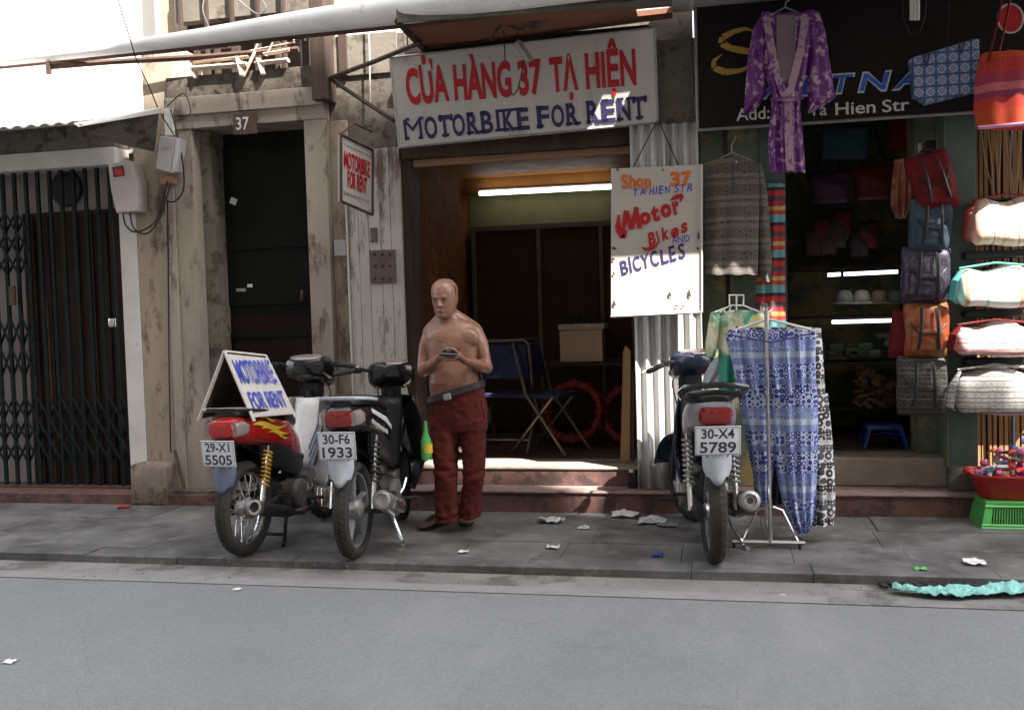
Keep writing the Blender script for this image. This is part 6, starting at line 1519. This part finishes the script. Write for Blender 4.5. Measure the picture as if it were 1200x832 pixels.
    b = bpy.data.objects.new('body', me); C.objects.link(b); b.parent = t; me.shade_smooth()
    for s in (-1, 1):
        MB().ell(HP(s*.030, -.0845, .004), (.015, .007, .0042), hr, 10, 6).build('eye', M_EYE, t)
        MB().tube([HP(s*.014, -.101, .024), HP(s*.032, -.100, .029), HP(s*.050, -.086, .024)], [.002, .003, .0015], 6, flat=.6).build('eyebrow', M_STUB, t)
    MB().tube([HP(-.019, -.097, -.066), HP(0, -.1035, -.062), HP(.019, -.097, -.066)], [.0025, .005, .0025], 6, flat=.8).build('lips', M_LIP, t)
    for s in (-1, 1):
        MB().ell(P(531+s*15, 399, -.112), (.009, .005, .009), nu=8, nv=6).build('nipple', M_LIP, t)
    MB().ell(P(519, 450, -.135), (.006, .006, .010), nu=8, nv=6).build('navel', M_EYE, t)
    # cropped hair: a thin cap at the back and sides
    cap = []
    for z, rx, ry, yo in [r for r in rows if r[0] >= -.04 and r[0] < .09]:
        r_ = []
        for k in range(20):
            a = -.15+(PI+.3)*k/19; r_.append(HP(math.cos(a)*(rx*1.13+.0035), math.sin(a)*(ry+.0035)+yo, z))
        cap.append(r_)
    mbh = MB(); mbh.sheet(lambda u, v: cap[min(int(round(v*(len(cap)-1))), len(cap)-1)][min(int(round(u*19)), 19)], 19, len(cap)-1); mbh.build('cropped_hair', M_STUB, t)
    # trousers
    tm = MB()
    W = [(458, 535, 32.5, .122, -.01, 0), (466, 535, 33, .122, -.005, 0), (480, 537, 33, .118, 0, 0), (494, 538, 33, .11, .0, 0), (504, 538, 32, .10, 0, 0)]
    rings = []
    for (py, cx, hw, hd, dy, _) in W:
        c = P(cx, py, dy); hx = P(cx+hw, py, dy).x-c.x; r_ = ring(c, hx, hd)
        if py == 458: r_ = [p+Vector((0, 0, (p.x-c.x)*.28)) for p in r_]
        rings.append(r_)
    tm.loft(rings)
    legs = ([(490, 521, 16.5, .098, -.0), (510, 521, 15.5, .092, -.01), (530, 521.5, 14.5, .085, -.02), (548, 522, 13.4, .078, -.03), (560, 522.5, 12.6, .076, -.025), (580, 523, 12.4, .074, -.01), (600, 524.5, 13.4, .076, .0), (611, 525, 13.2, .074, .0)],
            [(490, 553, 16, .098, .0), (510, 554, 14.8, .09, .01), (530, 555, 13.4, .083, .015), (548, 555, 12.2, .078, .02), (560, 555, 11.8, .076, .03), (580, 553.5, 11.6, .074, .05), (598, 551.5, 12, .076, .06), (606, 551, 11.6, .074, .06)])
    rr_ = random.Random(4)
    for i_, lg in enumerate(legs):
        rings = []; N = 34
        for j in range(N+1):
            f = j/N*(len(lg)-1); a, b_ = lg[min(int(f), len(lg)-2)], lg[min(int(f), len(lg)-2)+1]; w_ = f-min(int(f), len(lg)-2)
            py, cx, hw, hd, dy = [x*(1-w_)+y*w_ for x, y in zip(a, b_)]
            c = P(cx, py, dy); hx = P(cx+hw, py, dy).x-c.x; r_ = []
            knee = math.exp(-((py-552)/14)**2)+1.1*math.exp(-((py-604)/11)**2)+.4*math.exp(-((py-500)/16)**2)
            for k, p in enumerate(ring(c, hx, hd)):
                a_ = 2*PI*k/28; wr_ = .0045*knee*math.sin(py*.55+2.2*math.sin(a_+i_)+i_*2)+.006*math.sin(a_*3+py*.07+i_)
                d = (p-c).normalized(); r_.append(p+d*wr_)
            rings.append(r_)
        tm.loft(rings)
    src = bpy.data.meshes.new('tr_src'); src.from_pydata([tuple(v-base) for v in tm.v], [], tm.f)
    so_ = bpy.data.objects.new('tr_tmp', src); C.objects.link(so_)
    md = so_.modifiers.new('r', 'REMESH'); md.mode = 'VOXEL'; md.voxel_size = .008; md.use_smooth_shade = True
    m2_ = so_.modifiers.new('s', 'SMOOTH'); m2_.factor = .5; m2_.iterations = 2
    dg = bpy.context.evaluated_depsgraph_get(); me = bpy.data.meshes.new_from_object(so_.evaluated_get(dg))
    bpy.data.objects.remove(so_); me.materials.clear(); me.materials.append(M_TROU)
    from mathutils import noise as _nz
    for v in me.vertices:                                # corduroy hangs in slanting folds, bunched at knee and hem
        q = v.co; k = .004+.004*math.exp(-((q.z-.42)/.08)**2)+.006*math.exp(-((q.z-.10)/.07)**2)
        n1 = _nz.noise(Vector((q.x*22, q.y*22, q.z*4)))*1.2+_nz.noise(Vector((q.x*8, q.y*8, q.z*18+q.x*14)))*1.2+_nz.noise(Vector((q.x*16, q.y*16, q.z*34)))*.7
        v.co = q+Vector((v.normal.x, v.normal.y, 0))*k*n1
    tr = bpy.data.objects.new('trousers', me); C.objects.link(tr); tr.parent = t; me.shade_smooth()
    for s, (x, y) in ((-1, (507, 470)), (1, (563, 468))):
        MB().tube([P(x, y, -.10), P(x+s*3, y+12, -.085), P(x+s*5, y+24, -.06)], .004, 5).build('pocket_seam', M_TROU, tr)
    # belt
    c = P(534.5, 459, -.012); hx = P(534.5+32.5, 459, 0).x-P(534.5, 459, 0).x
    r1, r2 = [], []
    rg = [[p+Vector((0, 0, (p.x-c.x)*.28+dz)) for p in ring(c, hx*k_, .125*k_)] for dz, k_ in ((-.020, 1.02), (-.020, 1.05), (.020, 1.05), (.020, 1.02))]
    bl = MB().loft(rg, closed=True).build('belt', M_BELT, t)
    MB().rbox(P(524, 465, -.145), (.05, .012, .04), .006, Matrix.Rotation(R(-12), 3, 'Y')).build('buckle', M_GREYM, bl)
    # phone
    MB().rbox(ph+Vector((0, -.012, -.002)), (.115, .062, .012), .005, Matrix.Rotation(R(38), 3, 'X') @ Matrix.Rotation(R(4), 3, 'Y')).build('phone', M_PHONE, None)
    bpy.data.objects['phone']['label'] = 'dark mobile phone held sideways in both hands of the shirtless man'; bpy.data.objects['phone']['category'] = 'phone'
    # shoes
    for (hx_, hy, tx_, ty_) in ((527, 611, 492, 622), (548, 603, 546, 617)):
        h = gz(hx_, hy); e = gz(tx_, ty_); d = (e-h); d.z = 0; L_ = max(.27, min(d.length, .28)); d.normalize(); sd = Vector((-d.y, d.x, 0))
        h = e-d*L_; up = MB(); so2 = MB()
        prof = [(0, .026, .075), (.04, .034, .085), (.09, .035, .085), (.13, .038, .070), (.18, .046, .052), (.22, .046, .042), (.255, .036, .034), (.275, .018, .026)]
        rgs = []
        for x, hw, ht in prof:
            c = h+d*x; r_ = []
            for k in range(16):
                a = 2*PI*k/16; r_.append(c+sd*(math.cos(a)*hw)+Vector((0, 0, .014+(ht-.014)*(.5+.5*math.sin(a)))))
            rgs.append(r_)
        s_o = up.loft(rgs).build('shoe', M_SHOE, t)
        so2.prism([h+d*x+sd*w_ for x, w_ in ((0, .028), (.1, .036), (.2, .049), (.26, .038), (.28, .0), (.26, -.038), (.2, -.049), (.1, -.036), (0, -.028))], (0, 0, .018)).build('sole', M_SOLE, s_o, smooth=False)
        for k in range(4):
            c = h+d*(.135+.022*k)+Vector((0, 0, .074-.008*k)); MB().tube([c-sd*.022, c+Vector((0, 0, .004)), c+sd*.022], .004, 5).build('lace', M_CABLE, s_o)
man()

# ============================================================ LITTER
def scrap(px, py, label, m, s=.05, cat='litter', z=0.0):
    c = gz(px, py, z); rr = random.Random(int(px*31+py)); mb = MB(); n = 5
    g = [[Vector((c.x+(i/n-.5)*s*1.5+rr.uniform(-.2, .2)*s/n, c.y+(j/n-.5)*s*1.3, z+.004+abs(rr.gauss(0, .35))*s*.35)) for i in range(n+1)] for j in range(n+1)]
    mb.sheet(lambda u, v: g[int(round(v*n))][int(round(u*n))], n, n)
    return tag(mb.build('litter_scrap', m, smooth=False), label, cat)
M_CLR = mat('clear_crumpled_wrap', (.45, .46, .47), .25, var=.4, sc=30)
scrap(646, 611, 'clear crumpled plastic wrap on the pavement before the shop step', M_CLR, .11)
scrap(733, 604, 'flat white paper scrap at the foot of the step', M_PAPER, .12)
scrap(765, 612, 'silver and white wrapper near the third motorbike, right of the flat paper', M_CLR, .12)
scrap(782, 616, 'grey crumpled wrapper touching the front tyre of the third motorbike', M_GREYP, .09)
scrap(684, 619, 'small grey plastic scrap on the pavement between the step and the kerb', M_CLR, .05)
scrap(648, 642, 'small pale scrap near the kerb, right of the man', M_PAPER, .05)
scrap(543, 647, 'pale crumpled bit on the kerb stone below the man', M_PAPER, .04)
scrap(480, 659, 'blue wrapper scrap at the kerb below the black motorbike', M_BLUPL, .05, z=-.03)
scrap(770, 651, 'bright blue bottle cap near the kerb by the third motorbike', M_BLUPL, .045)
scrap(774, 669, 'yellow scrap in the gutter', M_YELD, .04, z=-.035)
scrap(1079, 668, 'green scrap at the kerb above the drain hole', M_GRNPL, .04)
scrap(145, 595, 'orange red flower scrap below the gate', M_REDPL, .06)
scrap(802, 594, 'orange wrapper seen through the front wheel of the third motorbike', mat('orange_wrap', (.6, .12, .02), .4), .08)
scrap(790, 590, 'red and white wrapper on the pavement at the step corner', M_REDPL, .06)
scrap(1142, 660, 'white smear of paper on the pavement at right', M_PAPER, .07)
scrap(12, 776, 'white scrap on the road at bottom left', M_PAPER, .035, z=ROADZ)
scrap(278, 691, 'pale scrap on the road edge below the red motorbike', M_PAPER, .03, z=ROADZ)
scrap(917, 698, 'tiny pale scrap on the road right of centre', M_PAPER, .02, z=ROADZ)
rr = random.Random(21); gr = MB()
for i in range(230):
    px = rr.uniform(60, 1180); py = rr.gauss(672, 9)+(px-500)*.012
    if py > 692 or py < 640: continue
    c = gz(px, py, ROADZ+.012 if py > 664 else 0); s = rr.uniform(.0015, .005)
    gr.obox(c+Vector((0, 0, s*.4)), (s*2, s*1.5, s), Matrix.Rotation(rr.uniform(0, 3), 3, 'Z'))
stuff(gr.build('gutter_grit', M_GUTL, smooth=False)); bpy.data.objects['gutter_grit']['label'] = 'fine pale grit scattered along the gutter'
bpy.data.objects['gutter_grit']['category'] = 'grit'
g2 = MB()
for i in range(500):
    px = rr.uniform(1030, 1200); py = rr.uniform(676, 688)+(px-1030)*.015
    c = gz(px, py, ROADZ+.02); s = rr.uniform(.004, .014); g2.obox(c, (s*2, s*1.5, s*1.2), Matrix.Rotation(rr.uniform(0, 3), 3, 'Z'))
stuff(g2.build('drain_gravel', M_DIRT, smooth=False)); bpy.data.objects['drain_gravel']['label'] = 'dark gravel and dirt in the broken gutter at right'; bpy.data.objects['drain_gravel']['category'] = 'gravel'
hole = [gz(*p, ROADZ+.019) for p in ((1031, 678), (1045, 674), (1100, 676), (1200, 680), (1240, 684), (1240, 693), (1110, 689), (1050, 687))]
tag(MB().prism(hole, (0, 0, .002)).build('drain_hole', M_DIRT, smooth=False), 'broken dark drain opening in the gutter at right', 'drain hole')
def net(u, v):
    px = 1046+200*u; py0 = 687+3*math.sin(u*5)-5*u*(1-v); py1 = 690+5*min(1, u*4)+3*math.sin(u*4.4)
    py = py0+(py1-py0)*v; p = gz(px, py, ROADZ+.03)
    from mathutils import noise as _nz
    return (p.x, p.y+.03*_nz.noise(Vector((u*9, v, 3))), ROADZ+.026+.030*abs(_nz.noise(Vector((u*16, v*3, 0))))+.02*abs(_nz.noise(Vector((u*50, v*7, 5)))))
tag(MB().sheet(net, 70, 16).build('turquoise_net', M_TEAL, solid=.003), 'crumpled turquoise mesh net lying on the drain hole at the road edge', 'net')

# ============================================================ ACROSS THE STREET (behind the camera; its roofs shade the road, stepped to set where sun falls)
YO = -2.2
def facing(name, label, x0, x1, H, mt):
    t = thing(name, label, 'building', ((x0+x1)/2, YO-2, ROADZ))
    B('wall', mt, t, x0+.02, x1-.02, YO-4, YO, ROADZ-.05, H, 0)
    B('roof_slab', M_CONC, t, x0+.01, x1-.01, YO-4.1, YO+.0, H+.002, H+.10, 0)
    n = max(1, int((x1-x0)/1.6))
    for s in range(max(1, int(H/3.2))):
        for i in range(n):
            cx = x0+(i+.5)*(x1-x0)/n; z = 1.0+3.2*s
            f_ = B('window', M_TIMB, t, cx-.45, cx+.45, YO+.001, YO+.05, z, z+1.5, 0); B('pane', M_GLASSD, f_, cx-.38, cx+.38, YO+.051, YO+.056, z+.07, z+1.43, 0)
    return t
def HZ(zw, Yw=6.9): return zw+(Yw-YO)*2.0-.10
XT = lambda xw, Yw=6.9: xw+(Yw-YO)*1.2
facing('street_house', 'tall plain house across the street, leftmost of the facing row', -16, XT(-9), HZ(2.6), M_OPP)
facing('street_house', 'tall plain house across the street opposite the gate', XT(-9), XT(-4.6), HZ(2.55), M_BEIGE)
facing('street_house', 'tall plain house across the street opposite house 37', XT(-4.6), XT(-2.1), HZ(3.15), M_OPP)
facing('street_house', 'lower plain house across the street opposite the rental shop', XT(-2.1), XT(-1.27), HZ(.20), M_BEIGE)
facing('street_house', 'narrow lowest house across the street kept low to let sun onto the clothes rack', XT(-1.27), XT(-.85), HZ(-.80), M_OPP)  # roofline notch added so sun reaches the top of the rack
facing('street_house', 'lower plain house across the street right of the narrow one', XT(-.85), XT(.73), HZ(.12), M_BEIGE)
facing('street_house', 'slim taller house across the street added to shade the backpacks', XT(.73), XT(1.07), HZ(1.95), M_CONC)  # unseen house added tall so its shadow covers the backpack column
facing('street_house', 'lower plain house across the street opposite the bag shop', XT(1.07), XT(9), HZ(.12), M_OPP)
# unseen canopy added above the black sign to shade the goods below
c2 = thing('added_shade_canopy', 'unseen tin canopy added above the black sign to shade the bag shop', 'canopy', (1.6, 6.2, 3.3))
MB().prism([(.75, 5.94, 3.42), (4.5, 5.94, 3.42), (4.5, 6.95, 3.6), (.75, 6.95, 3.6)], (0, 0, .02)).build('tin_sheet', M_GALV, c2, smooth=False)
